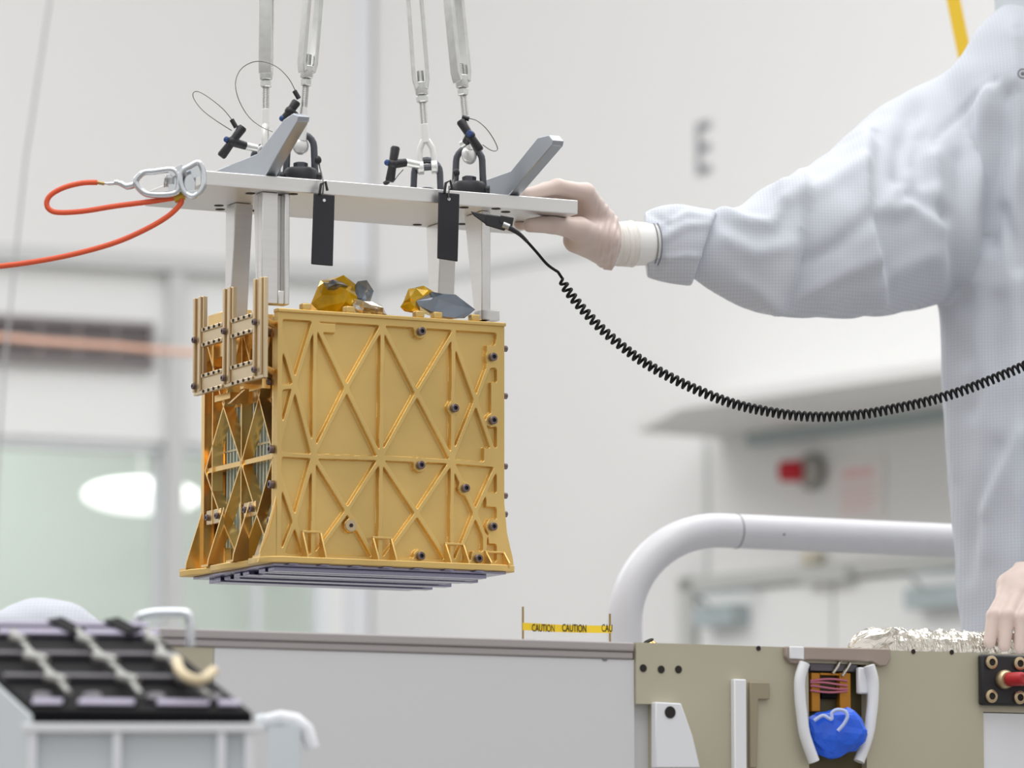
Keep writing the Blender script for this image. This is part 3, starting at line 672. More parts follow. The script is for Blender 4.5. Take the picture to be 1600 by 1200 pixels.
# tags
for k, (quad, hook, lab) in enumerate((([(490, 302), (523, 305), (520, 416), (486, 413)], [(497, 250), (500, 262), (505, 284), (504, 305)], 'blank black hanging tag left of centre, in front of the lifting plate'),
                                       ([(685, 300), (718, 303), (715, 409), (683, 404)], [(713, 270), (708, 285), (702, 296), (701, 312)], 'blank black hanging tag right of centre, in front of the lifting plate'))):
    MT = BX @ Matrix.Translation((0, -.010, 0)); c = [hit(MT, 1, 0, *q_) for q_ in quad]
    g = thing('black_tag', lab, 'tag', MT @ ((c[0] + c[1]) / 2), TH, 'black tags on the lifting plate')
    m = MB(MT); m.prism([(v_.x, v_.z) for v_ in c], 1, -.0012, .0012); obj('card', m, M_tag, g, bevel=.0012)
    x_ = (quad[0][0] + quad[1][0]) / 2; h = hit(MT, 1, -.0014, x_, quad[0][1] + 11)
    m = MB(MT); m.lathe(h, (0, -1, 0), [(.0020, 0), (.0020, .0004)], 14); obj('eyelet', m, M_white_metal, g)
    m = MB(MT); P = [hit(MT, 1, -.001 if i == 3 else (.006 if i == 2 else .02 - .005 * k), *q_) for i, q_ in enumerate(hook)]
    P[2] = hit(MT, 1, -.002, *hook[2]); m.tube(smoothpath(P), .0010, 6); obj('tie', m, M_wire, g)
    m = MB(MT); m.ball(P[0], .0045, (1, .7, 1.2)); m.tube([hit(MT, 1, -.002, x_ - 7, quad[0][1] + 1), hit(MT, 1, -.003, x_ - 5, quad[0][1] - 14), hit(MT, 1, -.003, x_ + 2, quad[0][1] - 18), hit(MT, 1, -.003, x_ + 5, quad[0][1] - 4)], .0018, 8); obj('clip', m, M_black, g)

# ================================================================ CHROME CLAMP AND ORANGE CABLE
DC = hit(BX, 0, -.1025, 300, 270); DCW = (BX @ Vector((-.1, .03, .46))).y
DK = 5.372
g = thing('chrome_clamp', 'shiny chrome spring clamp gripping the left end of the lifting plate', 'clamp', at(230, 285, DK), 0)
def loop_tube(m, pts, D, r, closed=True, sq=None): m.tube(smoothpath([at(x_, y_, D) for x_, y_ in pts], 5, closed), r, 10, closed=closed)
m = MB()
for dd in (-.009, .009):
    loop_tube(m, [(212, 284), (224, 270), (240, 268), (268, 265), (278, 274), (280, 288), (276, 300), (262, 304), (236, 304), (222, 299)], DK + dd, .0040)
obj('body_frame', m, M_chrome, g)
m = MB(); m.tube(smoothpath([at(x_, y_, DK) for x_, y_ in ((152, 285), (170, 287), (186, 286), (198, 291), (214, 287))]), [.0016] * 6 + [.0022] * 6 + [.0035] * 6 + [.0045] * 7, 12); m.ball(at(182, 285, DK), .0035); obj('neck', m, M_chrome, g)
m = MB()
for dd in (-.011, .012):
    loop_tube(m, [(284, 268), (296, 260), (310, 254), (317, 266), (318, 288), (312, 300), (300, 307), (288, 300), (282, 284)], DK + dd, .0036)
m.hexa([at(262, 268, DK - .012), at(284, 256, DK - .012), at(284, 256, DK + .012), at(262, 268, DK + .012)], [at(270, 276, DK - .012), at(290, 266, DK - .012), at(290, 266, DK + .012), at(270, 276, DK + .012)])
m.hexa([at(296, 262, DK - .011), at(312, 258, DK - .011), at(312, 258, DK + .012), at(296, 262, DK + .012)], [at(302, 278, DK - .011), at(318, 274, DK - .011), at(318, 274, DK + .012), at(302, 278, DK + .012)])
m.hexa([at(290, 300, DK - .011), at(310, 296, DK - .011), at(310, 296, DK + .012), at(290, 300, DK + .012)], [at(294, 310, DK - .011), at(308, 308, DK - .011), at(308, 308, DK + .012), at(294, 310, DK + .012)])
m.prism([tuple(at(x_, y_, DK).xz) for x_, y_ in ((272, 272), (288, 262), (300, 262), (306, 272), (304, 296), (292, 303), (280, 298))], 1, DK + .004, DK + .0115)
m.prism([tuple(at(x_, y_, DK).xz) for x_, y_ in ((262, 276), (276, 270), (280, 290), (276, 300), (264, 300))], 1, DK - .006, DK + .010)
obj('jaw', m, M_chrome, g, bevel=.0012)
m = MB(); m.tube([at(256 + 16 * (i / 40), 283 + 9 * math.sin(i * .9), DK + .007 * math.cos(i * .9)) for i in range(41)], .0008, 6); obj('spring', m, M_thread, g)
cab = [(152, 285), (128, 286), (100, 293), (80, 304), (73, 316), (77, 327), (92, 332), (130, 330), (180, 322), (235, 315), (275, 309), (283, 311), (281, 320), (262, 338), (228, 358), (180, 379), (120, 396), (60, 408), (0, 416), (-60, 421), (-200, 430), (-420, 445)]
m = MB(); m.tube(smoothpath([at(x_, y_, DK - .004 if i < 10 else DK + .004 - .0005 * i) for i, (x_, y_) in enumerate(cab)], 6), .0033, 12)
oc = tag(obj('orange_cable', m, M_orange), 'orange rubber cable looping from the chrome clamp out of frame at left', 'cable')
m = MB(); m.cyl(at(272, 311, DK), at(288, 305, DK), .0055, n=12); obj('yellow_tie', m, mat('tie_yellow', srgb(200, 160, 40), .4), oc, label='yellow tie')
m = MB(); m.cyl(at(152, 285, DK - .004), at(163, 287, DK - .004), .0022, n=12); obj('crimp', m, M_brassrod, oc)

# ================================================================ BLACK CLIP AND COILED CORD
D0 = 5.50
g = thing('black_clip', 'black ground clip gripping the underside of the lifting plate beside the gloved hand', 'clip', at(760, 350, D0), 0)
m = MB(); m.hexa([at(735, 330, D0 - .004), at(768, 336, D0 - .012), at(768, 336, D0 + .012), at(735, 330, D0 + .004)], [at(740, 337, D0 - .004), at(762, 353, D0 - .012), at(762, 353, D0 + .012), at(740, 337, D0 + .004)])
m.hexa([at(758, 334, D0 - .012), at(802, 340, D0 - .012), at(802, 340, D0 + .012), at(758, 334, D0 + .012)], [at(758, 352, D0 - .012), at(788, 361, D0 - .012), at(788, 361, D0 + .012), at(758, 352, D0 + .012)])
m.box(0, .0001, 0, .0001, 0, .0001) if False else None
obj('body', m, M_black, g, bevel=.0015)
m = MB(); m.hexa([at(782, 336, D0 - .013), at(803, 340, D0 - .013), at(803, 340, D0 + .0), at(782, 336, D0)], [at(780, 348, D0 - .013), at(800, 356, D0 - .013), at(800, 356, D0), at(780, 348, D0)]); obj('lever', m, M_black, g, bevel=.001)
m = MB(); m.tube([at(786, 351, D0 - .014), at(796, 355, D0 - .014)], .0042, 12); obj('ferrule', m, M_thread, g)
cpts = [(875, 434), (890, 458), (915, 488), (950, 523), (1000, 562), (1050, 591), (1100, 614), (1150, 632), (1200, 643), (1250, 650), (1300, 651), (1350, 647), (1400, 638), (1450, 627), (1500, 612), (1550, 593), (1600, 572), (1650, 548), (1760, 480), (1900, 380)]
cl = smoothpath([at(x_, y_, D0 + .02 + (x_ - 800) * .00012) for x_, y_ in cpts], 24)
# coil: resample by length, wind a helix whose pitch is wider near the clip
ln = [0]
for p, q in zip(cl, cl[1:]): ln.append(ln[-1] + (q - p).length)
tot = ln[-1]; hel = []; ph = 0.0; step = .00045; s_ = 0; j = 0
while s_ < tot:
    while ln[j + 1] < s_: j += 1
    t = (s_ - ln[j]) / (ln[j + 1] - ln[j]); c = cl[j].lerp(cl[j + 1], t); T = (cl[j + 1] - cl[j]).normalized()
    u = Vector((0, 1, 0)); u = (u - T * u.dot(T)).normalized(); w = T.cross(u)
    pitch = .0088 if s_ < .12 else (.0078 if s_ < .25 else .0072)
    R_ = .0050 * min(1, .35 + s_ / .02); hel.append(c + (u * math.cos(ph) + w * math.sin(ph)) * R_); ph += 2 * math.pi * step / pitch; s_ += step
lead = smoothpath([at(790, 353, D0 - .014), at(812, 366, D0 - .01), at(835, 390, D0), at(855, 413, D0 + .01), at(872, 425, D0 + .02)], 6)
m = MB(); m.tube(lead + hel[4:], .0019, 7); tag(obj('coiled_cord', m, M_cord), 'black coiled cord sagging from the clip across in front of the person', 'cord')
m = MB(); m.tube(lead[:10], [.004 - .0002 * i for i in range(10)], 10); obj('strain_relief', m, M_black, g)

# ================================================================ FILM WRAPS ON TOP OF THE BOX
def crumple(cx, cy, rx, rz, D, seed, ry=.02, amp=.35, n=3, tilt=0, zmin=None):
    bm = bmesh.new(); bmesh.ops.create_icosphere(bm, subdivisions=n, radius=1)
    c = at(cx, cy, D); s = D / F
    for v_ in bm.verts:
        p = v_.co.copy(); q = noise.noise_vector(p * 1.3 + Vector((seed, seed * 2, 0))) * amp + noise.noise_vector(p * 3.1 + Vector((seed, 0, seed))) * amp * .5
        p += q; v_.co = c + Matrix.Rotation(tilt, 3, 'Y') @ Vector((p.x * rx * s, p.y * ry, p.z * rz * s))
        if zmin is not None:
            v_.co.z = max(v_.co.z, zmin); q_ = BX.inverted() @ v_.co; q_.y = max(q_.y, .0165); v_.co = BX @ q_
    mb = MB(); mb.bm = bm; return mb
DT = 5.585
for lab, parts in (('crumpled amber and grey film cap left of centre on top of the gold box', [('amber_wrap', M_kap, 523, 467, 34, 31, 1.2, .022, -.15, 2), ('grey_wrap', M_film, 522, 448, 20, 9, 2.3, .018, 0, 2), ('grey_wrap', M_film, 563, 460, 19, 26, 5.1, .016, .35, 1), ('foil_wrap', M_foil, 574, 483, 30, 13, 3.3, .018, .25, 2)]),
                   ('crumpled grey film cap with amber edge near the right posts', [('amber_wrap', M_kap, 654, 470, 27, 22, 7.7, .016, -.4, 2), ('grey_wrap', M_film, 692, 480, 46, 25, 9.2, .022, .28, 2)])):
    g = thing('film_wrapped_cap', lab, 'film cover', at(parts[0][2], 492, DT), 0)
    for i, (nm, mt, cx, cy, rx, rz, sd, ry, tl, nn) in enumerate(parts):
        obj(nm, crumple(cx, cy, rx, rz, DT - .012 * (i % 2), sd, ry, tilt=tl, n=nn, amp=.42, zmin=O.z + .3142), mt, g, smooth=False)
        if i == 0 and cx == 652: m = MB(BX); m.cyl((.209, .030, .3008), (.209, .030, .3265), .0075); m.cyl((.197, .030, .3008), (.197, .030, .322), .005); obj('connector', m, M_silver, g)

# ================================================================ ROVER CHASSIS AND THINGS ON IT
RB = -.33
def rf(px, py, b=RB): return fr(px, py, b)
zt = rf(900, 1001)[1]; xl = -.75; xr = 1.05
zb = .55 - O.z
g = thing('rover_chassis', 'long white and tan spacecraft chassis across the bottom of the view', 'vehicle chassis', B(.2, -.1, zb), TH)
m = MB(BX); m.box(xl, xr, RB + .012, -.06, zb, zt - .012); obj('body', m, M_deck, g, bevel=.002)
m = MB(BX); m.box(xl, rf(990, 1005)[0], RB - .002, -.06, zt - .011, zt); m.box(xl, rf(990, 1005)[0], RB, RB + .0115, zt - .02, zt - .0112); obj('top_rail', m, M_rail, g, bevel=.002)
m = MB(BX); m.box(rf(336, 1000)[0], rf(992, 1050)[0], RB + .002, RB + .0115, zb, zt - .0205); obj('white_panel', m, M_deck, g)
m = MB(BX); m.box(xl, rf(335, 1000)[0], RB + .002, RB + .0115, zb, zt - .0205); obj('end_panel', m, M_tan, g)
# tan panel with a window for the harness
tx0, tx1 = rf(993, 1050)[0], xr; ox0, ox1 = rf(1262, 1080)[0], rf(1352, 1080)[0]; oz1 = rf(1300, 1037)[1]; sz = rf(1005, 1100)[1]; sx1 = rf(1020, 1100)[0]; rx0 = rf(1535, 1115)[0]; rz = rf(1560, 1113)[1]
m = MB(BX); b0, b1 = RB - .002, RB + .0118
m.box(tx0, ox0, b0, b1, sz, zt); m.box(sx1, ox0, b0, b1, zb, sz); m.box(ox0, ox1, b0, b1, oz1, zt); m.box(ox1, rx0, b0, b1, zb, zt); m.box(rx0, tx1, b0, b1, rz, zt)
obj('tan_panel', m, M_tan, g)
m = MB(BX); m.box(rx0 + .001, tx1, b0 + .003, b1, zb, rz - .001); obj('white_panel', m, M_whiteb, g)
def disc(parent, px, py, r, mt=M_hole, b=None, nm='hole'):
    h = hit(BX, 1, RB - .0022 if b is None else b, px, py); m = MB(BX); m.lathe(h, (0, -1, 0), [(r, 0), (r, .0006)], 18); return obj(nm, m, mt, parent)
for x_, y_ in ((1005, 1044), (1033, 1046), (1060, 1046)): disc(g, x_, y_, .0046)
disc(g, 945, 1027, .0045, M_seam, RB + .0018); disc(g, 1185, 1013, .003); disc(g, 1427, 1018, .003); disc(g, 1487, 1019, .003)
# harness bay
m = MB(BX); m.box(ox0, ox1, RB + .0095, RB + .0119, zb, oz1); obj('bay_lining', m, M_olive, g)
def rbox(name, x0, y0, x1, y1, bf, bb, mt, bev=.001, lab=None):
    a0, z1 = rf(x0, y0, bf); a1, z0 = rf(x1, y1, bf); m = MB(BX); m.box(a0, a1, bf, bb, z0, z1); return obj(name, m, mt, g, bevel=bev, label=lab)
M_amber = mat('amber_tape', srgb(190, 128, 36), .3, .3)
rbox('bay_plate', 1266, 1036, 1340, 1050, RB - .001, RB + .009, M_latgry)
rbox('amber_frame', 1268, 1051, 1282, 1112, RB + .0, RB + .009, M_amber); rbox('amber_frame', 1312, 1051, 1330, 1112, RB + .0, RB + .009, M_amber); rbox('amber_frame', 1282, 1051, 1312, 1056, RB + .0, RB + .009, M_amber); 
rbox('dark_block', 1284, 1080, 1308, 1092, RB + .002, RB + .009, M_latblk)
for k in range(4):
    m = MB(BX); P = [hit(BX, 1, RB - .001 - .002 * math.sin(t * 3.1), 1266 + 58 * t, 1064 + 5 * k - 3 * math.sin(3.1 * t + k)) for t in [i / 6 for i in range(7)]]; m.tube(P, .0013, 6); obj('pink_wire', m, M_pink, g)
for k, (x_, y_) in enumerate(((1307, 1040), (1322, 1044))):
    m = MB(BX); m.tube([hit(BX, 1, RB - .003, x_ + 6, y_ - 8), hit(BX, 1, RB - .004, x_ + 2, y_), hit(BX, 1, RB - .002, x_ - 6, y_ + 12)], .0022, 8); obj('foil_strip', m, M_foil, g)
# white curved arms round the bay
for sgn, pts in ((1, [(1257, 1036), (1250, 1060), (1250, 1090), (1253, 1118), (1258, 1150), (1272, 1190)]), (-1, [(1358, 1040), (1364, 1062), (1364, 1092), (1361, 1120), (1356, 1150), (1342, 1190)])):
    m = MB(BX); P = smoothpath([hit(BX, 1, RB - .014, *p) for p in pts]); m.tube(P, .0068, 12); obj('curved_arm', m, M_whiteb, g)
m = MB(BX); a0, z1 = rf(1335, 1043); a1, z0 = rf(1352, 1085); m.box(a0, a1, RB - .010, RB - .0022, z0, z1); obj('arm_block', m, M_whiteb, g, bevel=.002)
m = crumple(1308, 1146, 46, 38, hit(BX, 1, RB, 1306, 1136).y * 0 + (BX @ hit(BX, 1, RB - .012, 1306, 1136)).y, 3.3, ry=.010, amp=.25)
bb = tag(obj('blue_bag', m, M_bluebag, smooth=False), 'bright blue plastic bag bulging out of the harness bay', 'bag')
Db = (BX @ hit(BX, 1, RB - .026, 1306, 1130)).y
m = MB(); m.tube(smoothpath([at(x_, y_, Db) for x_, y_ in ((1272, 1126), (1286, 1118), (1299, 1124), (1300, 1114), (1308, 1109), (1320, 1111), (1324, 1120), (1318, 1132), (1309, 1142))]), .0022, 8); obj('bag_tie', m, M_bagclear, bb)
# taupe bar bracket with white tag
m = MB(BX); c = [rf(x_, y_, RB - .006) for x_, y_ in ((1226, 1010), (1390, 1014), (1390, 1030), (1383, 1041), (1372, 1041), (1360, 1034), (1256, 1031), (1246, 1038), (1234, 1036), (1226, 1026))]
m.prism(c, 1, RB - .010, RB - .0022); br = obj('bar_bracket', m, M_brown, g, bevel=.0015)
m = MB(BX); a0, z1 = rf(1233, 1010, RB - .011); a1, z0 = rf(1255, 1030, RB - .011); m.box(a0, a1, RB - .0135, RB - .0102, z0, z1); obj('white_clip', m, M_whiteb, br, bevel=.001)
# white bracket with hole, white post, L bracket
m = MB(BX); m.prism([rf(x_, y_, RB - .01) for x_, y_ in ((1022, 1097), (1062, 1099), (1080, 1150), (1092, 1200), (1022, 1200))], 1, RB - .014, RB - .0022); wb = obj('white_bracket', m, M_whiteb, g, bevel=.0015)
disc(wb, 1047, 1113, .0072, M_hole, RB - .0143)
m = MB(BX); m.box(rf(1146, 1062, RB - .01)[0], rf(1165, 1062, RB - .01)[0], RB - .012, RB - .0022, zb, rf(1155, 1062)[1]); obj('white_post', m, M_whiteb, g, bevel=.0015)
m = MB(BX); m.prism([rf(x_, y_) for x_, y_ in ((1167, 1066), (1198, 1067), (1198, 1093), (1180, 1093), (1178, 1200), (1167, 1200))], 1, RB - .008, RB - .0022); obj('angle_bracket', m, M_tand, g, bevel=.001)
m = MB(BX)
for x_ in (-.7, .95):
    for b_ in (-.28, -.1): m.box(x_ - .03, x_ + .03, b_ - .03, b_ + .03, -O.z, zb)
obj('stand', m, M_platform, g)
# black connector plate with red knob
cb = RB - .013
a0, z1 = rf(1534, 1022, cb); a1, z0 = rf(1632, 1104, cb)
g2 = thing('connector_plate', 'black square connector plate with corner screws and a red knob on the chassis', 'connector', B((a0 + a1) / 2, cb, z0), TH)
m = MB(BX); m.box(a0, a1, cb, RB - .0025, z0, z1); obj('plate', m, M_black, g2, bevel=.003)
for x_, y_ in ((1548, 1035), (1592, 1037), (1548, 1088), (1592, 1090)):
    h = hit(BX, 1, cb - .0005, x_, y_); m = MB(BX); m.lathe(h, (0, -1, 0), [(.0082, 0), (.0082, .003), (.006, .004), (.0045, .004), (.004, .001)], 20); s1 = obj('screw', m, M_washer, g2)
    m = MB(BX); m.lathe(h + Vector((0, -.0015, 0)), (0, -1, 0), [(.0042, 0), (.0042, .001)], 12); obj('socket', m, M_hole, s1)
h = hit(BX, 1, cb - .0005, 1568, 1062); m = MB(BX); m.lathe(h, (0, -1, 0), [(.012, 0), (.012, .006), (.009, .010)], 24); obj('knob_base', m, M_washer, g2)
m = MB(BX); m.lathe(h + Vector((.002, -.008, 0)), Vector((.35, -1, 0)), [(.0085, 0), (.0085, .02), (.007, .024)], 20); m.box(h.x + .002, h.x + .05, cb - .026, cb - .012, h.z - .008, h.z + .008); obj('red_knob', m, M_red, g2, bevel=.002)
# caution tape on two thin rods
TBb = -.20; ztape = lambda x_, y_: fr(x_, y_, TBb)
g3 = thing('caution_tape_barrier', 'yellow CAUTION tape strung between two thin brass rods on the chassis', 'caution tape', B(*[ztape(880, 1000)[0], TBb, zt]), TH)
for x_, y_ in ((817, 948), (953, 959)):
    a_, z_ = ztape(x_, y_); m = MB(BX); m.cyl((a_, TBb, zt + .0005), (a_, TBb, z_), .0013, n=10); obj('rod', m, M_brassrod, g3)
a0, z1 = ztape(817, 973); a1, z0 = ztape(953, 989)
m = MB(BX); n_ = 24; fr_ = []
for i in range(n_ + 1):
    t = i / n_; a_ = a0 - .001 + (a1 - a0 + .003) * t; bz = TBb - .0018 - .002 * math.sin(t * 3.1) ; dz = -.0012 * math.sin(t * 3.1)
    fr_.append([m.v((a_, bz, z0 + dz)), m.v((a_, bz, z1 + dz)), m.v((a_, bz + .0005, z1 + dz)), m.v((a_, bz + .0005, z0 + dz))])
for p, q in zip(fr_, fr_[1:]):
    for k in range(4): m.f([p[k], p[(k + 1) % 4], q[(k + 1) % 4], q[k]])
m.f(fr_[0]); m.f(fr_[-1]); tp = obj('tape', m, M_caution, g3)
for body, xc, wpx in (('CAUTION', 847, 37), ('CAUTION', 895, 40), ('CAU', 947, 18)):
    a_, z_ = ztape(xc, 981.5); t = (a_ - a0) / (a1 - a0)
    tm = text_mesh(body, .0128, I4, .0002)
    xs = [v_.co.x for v_ in tm.bm.verts]; w0 = max(xs) - min(xs); wt = wpx * .00073 / .895
    MT = BX @ Matrix.Translation((a_, TBb - .0022 - .002 * math.sin(t * 3.1), z_ - .0006)) @ RF @ Matrix.Diagonal((wt / w0, 1, 1, 1))
    tm.bm.transform(MT); obj('lettering', tm, M_ink, tp, smooth=False)
# gold fastener
h = hit(BX, 1, -.2, 1014, 994); g4 = thing('gold_fastener', 'small gold cap fastener on the chassis edge beside the white rail', 'fastener', BX @ Vector((h.x, -.2, zt)), TH)
m = MB(BX); m.lathe((h.x + .004, -.2, zt + .0005), (-.45, 0, 1), [(.008, 0), (.009, .006), (.006, .011)], 18); obj('cap', m, M_gold2, g4)
m = MB(BX); m.lathe((h.x + .0, -.2, zt + .010), (-.5, 0, 1), [(.0062, 0), (.007, .002), (.005, .003)], 18); obj('cap_top', m, M_hole, g4)
m = MB(BX); m.box(h.x - .004, h.x + .022, -.208, -.192, zt + .0005, zt + .003); obj('foot', m, M_gold2, g4)
# foil hose lying along the deck
hb = -.14; zc = zt + .0175
A_ = hit(BX, 1, hb, 1345, 1000); E_ = hit(BX, 1, hb, 1660, 1003)
m = MB(BX); N_ = 230; M_ = 34; rings = []
for i in range(N_ + 1):
    t = i / N_; x_ = A_.x - .012 + (E_.x - A_.x) * t; r0 = .0200 * min(1, .35 + t * 9) ** .7; zc_ = zt + .001 + r0
    rings.append([])
    for k in range(M_):
        an = 2 * math.pi * k / M_; nn = noise.noise(Vector((x_ * 70, math.cos(an) * 2.2, math.sin(an) * 2.2))) * .0036 + abs(noise.noise(Vector((x_ * 230 + math.sin(an) * 2, math.cos(an) * 5, 9)))) * .0034 + .0010 * math.sin(x_ * 330 + an * 1.0)
        rr = r0 + nn - .0012; rings[-1].append(m.v((x_, hb + rr * math.cos(an), max(zc_ + rr * math.sin(an), zt + .0005))))
for p, q in zip(rings, rings[1:]):
    for k in range(M_): m.f([p[k], p[(k + 1) % M_], q[(k + 1) % M_], q[k]])
m.f(rings[0]); m.f(rings[-1])
fh = tag(obj('foil_hose', m, M_foil, smooth=False), 'crinkled silver foil wrapped hose on the chassis under the gloved hand at right', 'hose')
g5 = crumple(1362, 1001, 40, 19, (BX @ Vector((A_.x, hb - .006, 0))).y, 6.2, ry=.02, amp=.3, tilt=-.35); obj('foil_collar', g5, M_foil, fh, smooth=False)
a0, z0 = fr(1160, 1013, -.10); a1, z1 = fr(1338, 1002, -.10)
m = MB(BX); m.tube([(a0, -.10, zt + .006), ((a0 + a1) / 2, -.10, zt + .0085), (a1 + .02, -.10, zt + .012)], [.003, .0048, .0062], 12); tag(obj('white_hose', m, M_tube), 'thin white hose lying on the chassis leading to the foil hose', 'hose')

# ---- black lattice panel on a grey case, lower left
bl, brr = at(52, 1110, 4.2), at(395, 1113, 4.2); tl, tr = at(-98, 974, 4.42), at(264, 985, 4.42)
X_ = (brr - bl); Wp = X_.length; X_ = X_.normalized(); Yv = (tl - bl); 
# shear is real: the panel is a parallelogram plate
Nn = X_.cross(Yv).normalized()
if Nn.y > 0: Nn = -Nn
def PP(u, v_, h_=0): return bl + X_ * (u * Wp) + Yv * v_ + Nn * h_
def PX(px, py, h_=0):
    o_ = PP(0, 0, h_); r_ = ray(px, py); t_ = (o_ - EYE).dot(Nn) / r_.dot(Nn); return EYE + r_ * t_
def pbar(m, p, q, w, h0, h1):
    A_, B_ = PP(*p), PP(*q); dr = (B_ - A_).normalized(); sd = Nn.cross(dr).normalized() * w / 2
    c4 = [A_ - sd, B_ - sd, B_ + sd, A_ + sd]; m.hexa([c + Nn * h0 for c in c4], [c + Nn * h1 for c in c4])
gc = thing('equipment_case', 'grey equipment case topped by a sloping black lattice panel, lower left corner', 'equipment case', at(220, 1200, 4.3), 0)
m = MB(); m.hexa([PP(0, 0, -.012), PP(1, 0, -.012), PP(1, 1, -.012), PP(0, 1, -.012)], [PP(0, 0), PP(1, 0), PP(1, 1), PP(0, 1)])
lat = obj('lattice_panel', m, M_latblk, gc, label='black lattice panel', bevel=.002)
for v_, w in ((.34, .0085), (.60, .0085)): m = MB(); pbar(m, (.02, v_), (.97, v_), w, .001, .006); obj('cross_bar', m, M_latgry, lat, bevel=.001)
m = MB(); pbar(m, (.0, .87), (1, .87), .014, .001, .005); pbar(m, (0, .965), (1, .965), .010, .001, .005); obj('top_band', m, M_latpur, lat, bevel=.001)
for k, (u0, u1) in enumerate(((.03, .17), (.24, .50), (.60, .84), (.88, .98))): m = MB(); pbar(m, (u0, .075), (u1, .075), .013, .001, .004); obj('lower_band', m, M_latpur, lat, bevel=.002)
for u_ in (.10, .33, .62, .70 + .18): m = MB(); m.lathe(PP(u_, .13, .0005), Nn, [(.009, 0), (.009, .004), (.005, .005)], 16); obj('boss', m, M_latgry, lat)
for pl in ([(20, 986), (30, 998), (57, 1028), (88, 1060), (108, 1082)], [(122, 984), (135, 1000), (165, 1029), (200, 1060), (220, 1084)], [(228, 984), (242, 1001), (262, 1027), (296, 1062), (326, 1086)]):
    m = MB(); m.tube(smoothpath([PX(x_, y_, .010) for x_, y_ in pl]), .0028, 10)
    for (x_, y_), w_ in zip(pl[1:4], (10, 17, 15)): m.tube([PX(x_ - w_, y_ - 3, .011), PX(x_ + w_, y_ + 4, .011)], [.0058, .0050], 12)
    obj('strap', m, M_latsil, lat)
for u_ in (.12, .53, .80): m = MB(); pbar(m, (u_ + .07, .84), (u_ + .03, .99), .016, .0052, .0075); obj('dark_clip', m, M_latblk, lat)
m = MB(); m.tube(smoothpath([PX(x_, y_, .018) for x_, y_ in ((276, 1032), (281, 1048), (296, 1060), (316, 1062), (334, 1048))]), .0052, 12); obj('beige_hook', m, M_beige, lat)
m = MB(); zc0 = 1.0
def drop(p, z): return Vector((p.x, p.y, z))
f4 = [PP(0, 0, -.0125), PP(1, 0, -.0125), PP(1, 1, -.0125), PP(0, 1, -.0125)]
f4 = [f4[0] + X_ * -.004, f4[1], f4[2], f4[3] + X_ * -.004]
m.hexa([drop(p, .95) for p in f4], f4); obj('case_body', m, M_case, gc, bevel=.003)
m = MB(); fz = f4[0].z
for u_ in (.0, .385, .86, .985): p = PP(u_, 0); m.box(p.x - .004, p.x + .004, p.y - .006, p.y + .004, .96, fz - .002)
p, q = PP(0, 0), PP(1, 0); m.box(p.x - .01, q.x + .012, p.y - .008, p.y + .004, fz - .009, fz - .001); obj('case_rib', m, M_whiteb, gc, bevel=.001)
m = MB()
m.hexa([drop(PP(-.02, 0, -.005), .95), drop(PP(-.004, 0, -.005), .95), drop(PP(-.004, 1.0, -.005), .95), drop(PP(-.02, 1.0, -.005), .95)], [PP(-.02, 0, -.005), PP(-.004, 0, -.005), PP(-.004, 1.0, -.005), PP(-.02, 1.0, -.005)]); obj('side_wall', m, M_case, gc)
m = MB(); m.tube(smoothpath([at(x_, y_, 4.50) for x_, y_ in ((212, 1010), (213, 975), (220, 963), (240, 958), (270, 957), (290, 959), (297, 972), (297, 1010))]), .0048, 12); obj('carry_handle', m, M_chrome, gc, label='steel carry handle')
m = MB(); m.box(bl.x - .09, brr.x + .02, 4.2, 4.62, .90, .949); m.box(bl.x - .05, bl.x + .02, 4.25, 4.32, 0, .9); m.box(brr.x - .06, brr.x, 4.25, 4.32, 0, .9); m.box(bl.x - .05, bl.x + .02, 4.5, 4.57, 0, .9); m.box(brr.x - .06, brr.x, 4.5, 4.57, 0, .9)
tag(obj('cart', m, M_platform, bevel=.003), 'grey metal cart under the equipment case', 'cart')
m = MB(); Dq = 4.55; m.tube([at(412, 1128, Dq), at(438, 1122, Dq), at(462, 1128, Dq), at(478, 1140, Dq), at(488, 1170, Dq)], [.007, .008, .009, .008, .007], 14); 
fe = obj('round_fitting', m, M_whiteb); tag(fe, 'small white round fitting just right of the grey equipment case', 'fitting')
m = MB(); m.cyl(at(404, 1132, Dq), at(416, 1128, Dq), .0095); m.box(at(420, 1160, Dq).x, at(470, 1160, Dq).x, Dq - .01, Dq + .01, .95 - .0, at(440, 1135, Dq).z); obj('fitting_collar', m, M_case, fe)
# white rounded hood-like cover far behind the case
m = MB(); Dc = 5.10; c = at(68, 990, Dc); bmx = bmesh.new(); bmesh.ops.create_icosphere(bmx, subdivisions=4, radius=1)
for v_ in bmx.verts:
    p = v_.co.copy(); p *= 1 + .05 * noise.noise(p * 2.2); v_.co = Vector((c.x + p.x * .066, c.y + p.y * .05, max(c.z + p.z * .040, O.z + zt + .0005)))
m.bm = bmx; tag(obj('white_cover', m, M_gown), 'soft white rounded cloth cover rising behind the black lattice panel', 'cover')

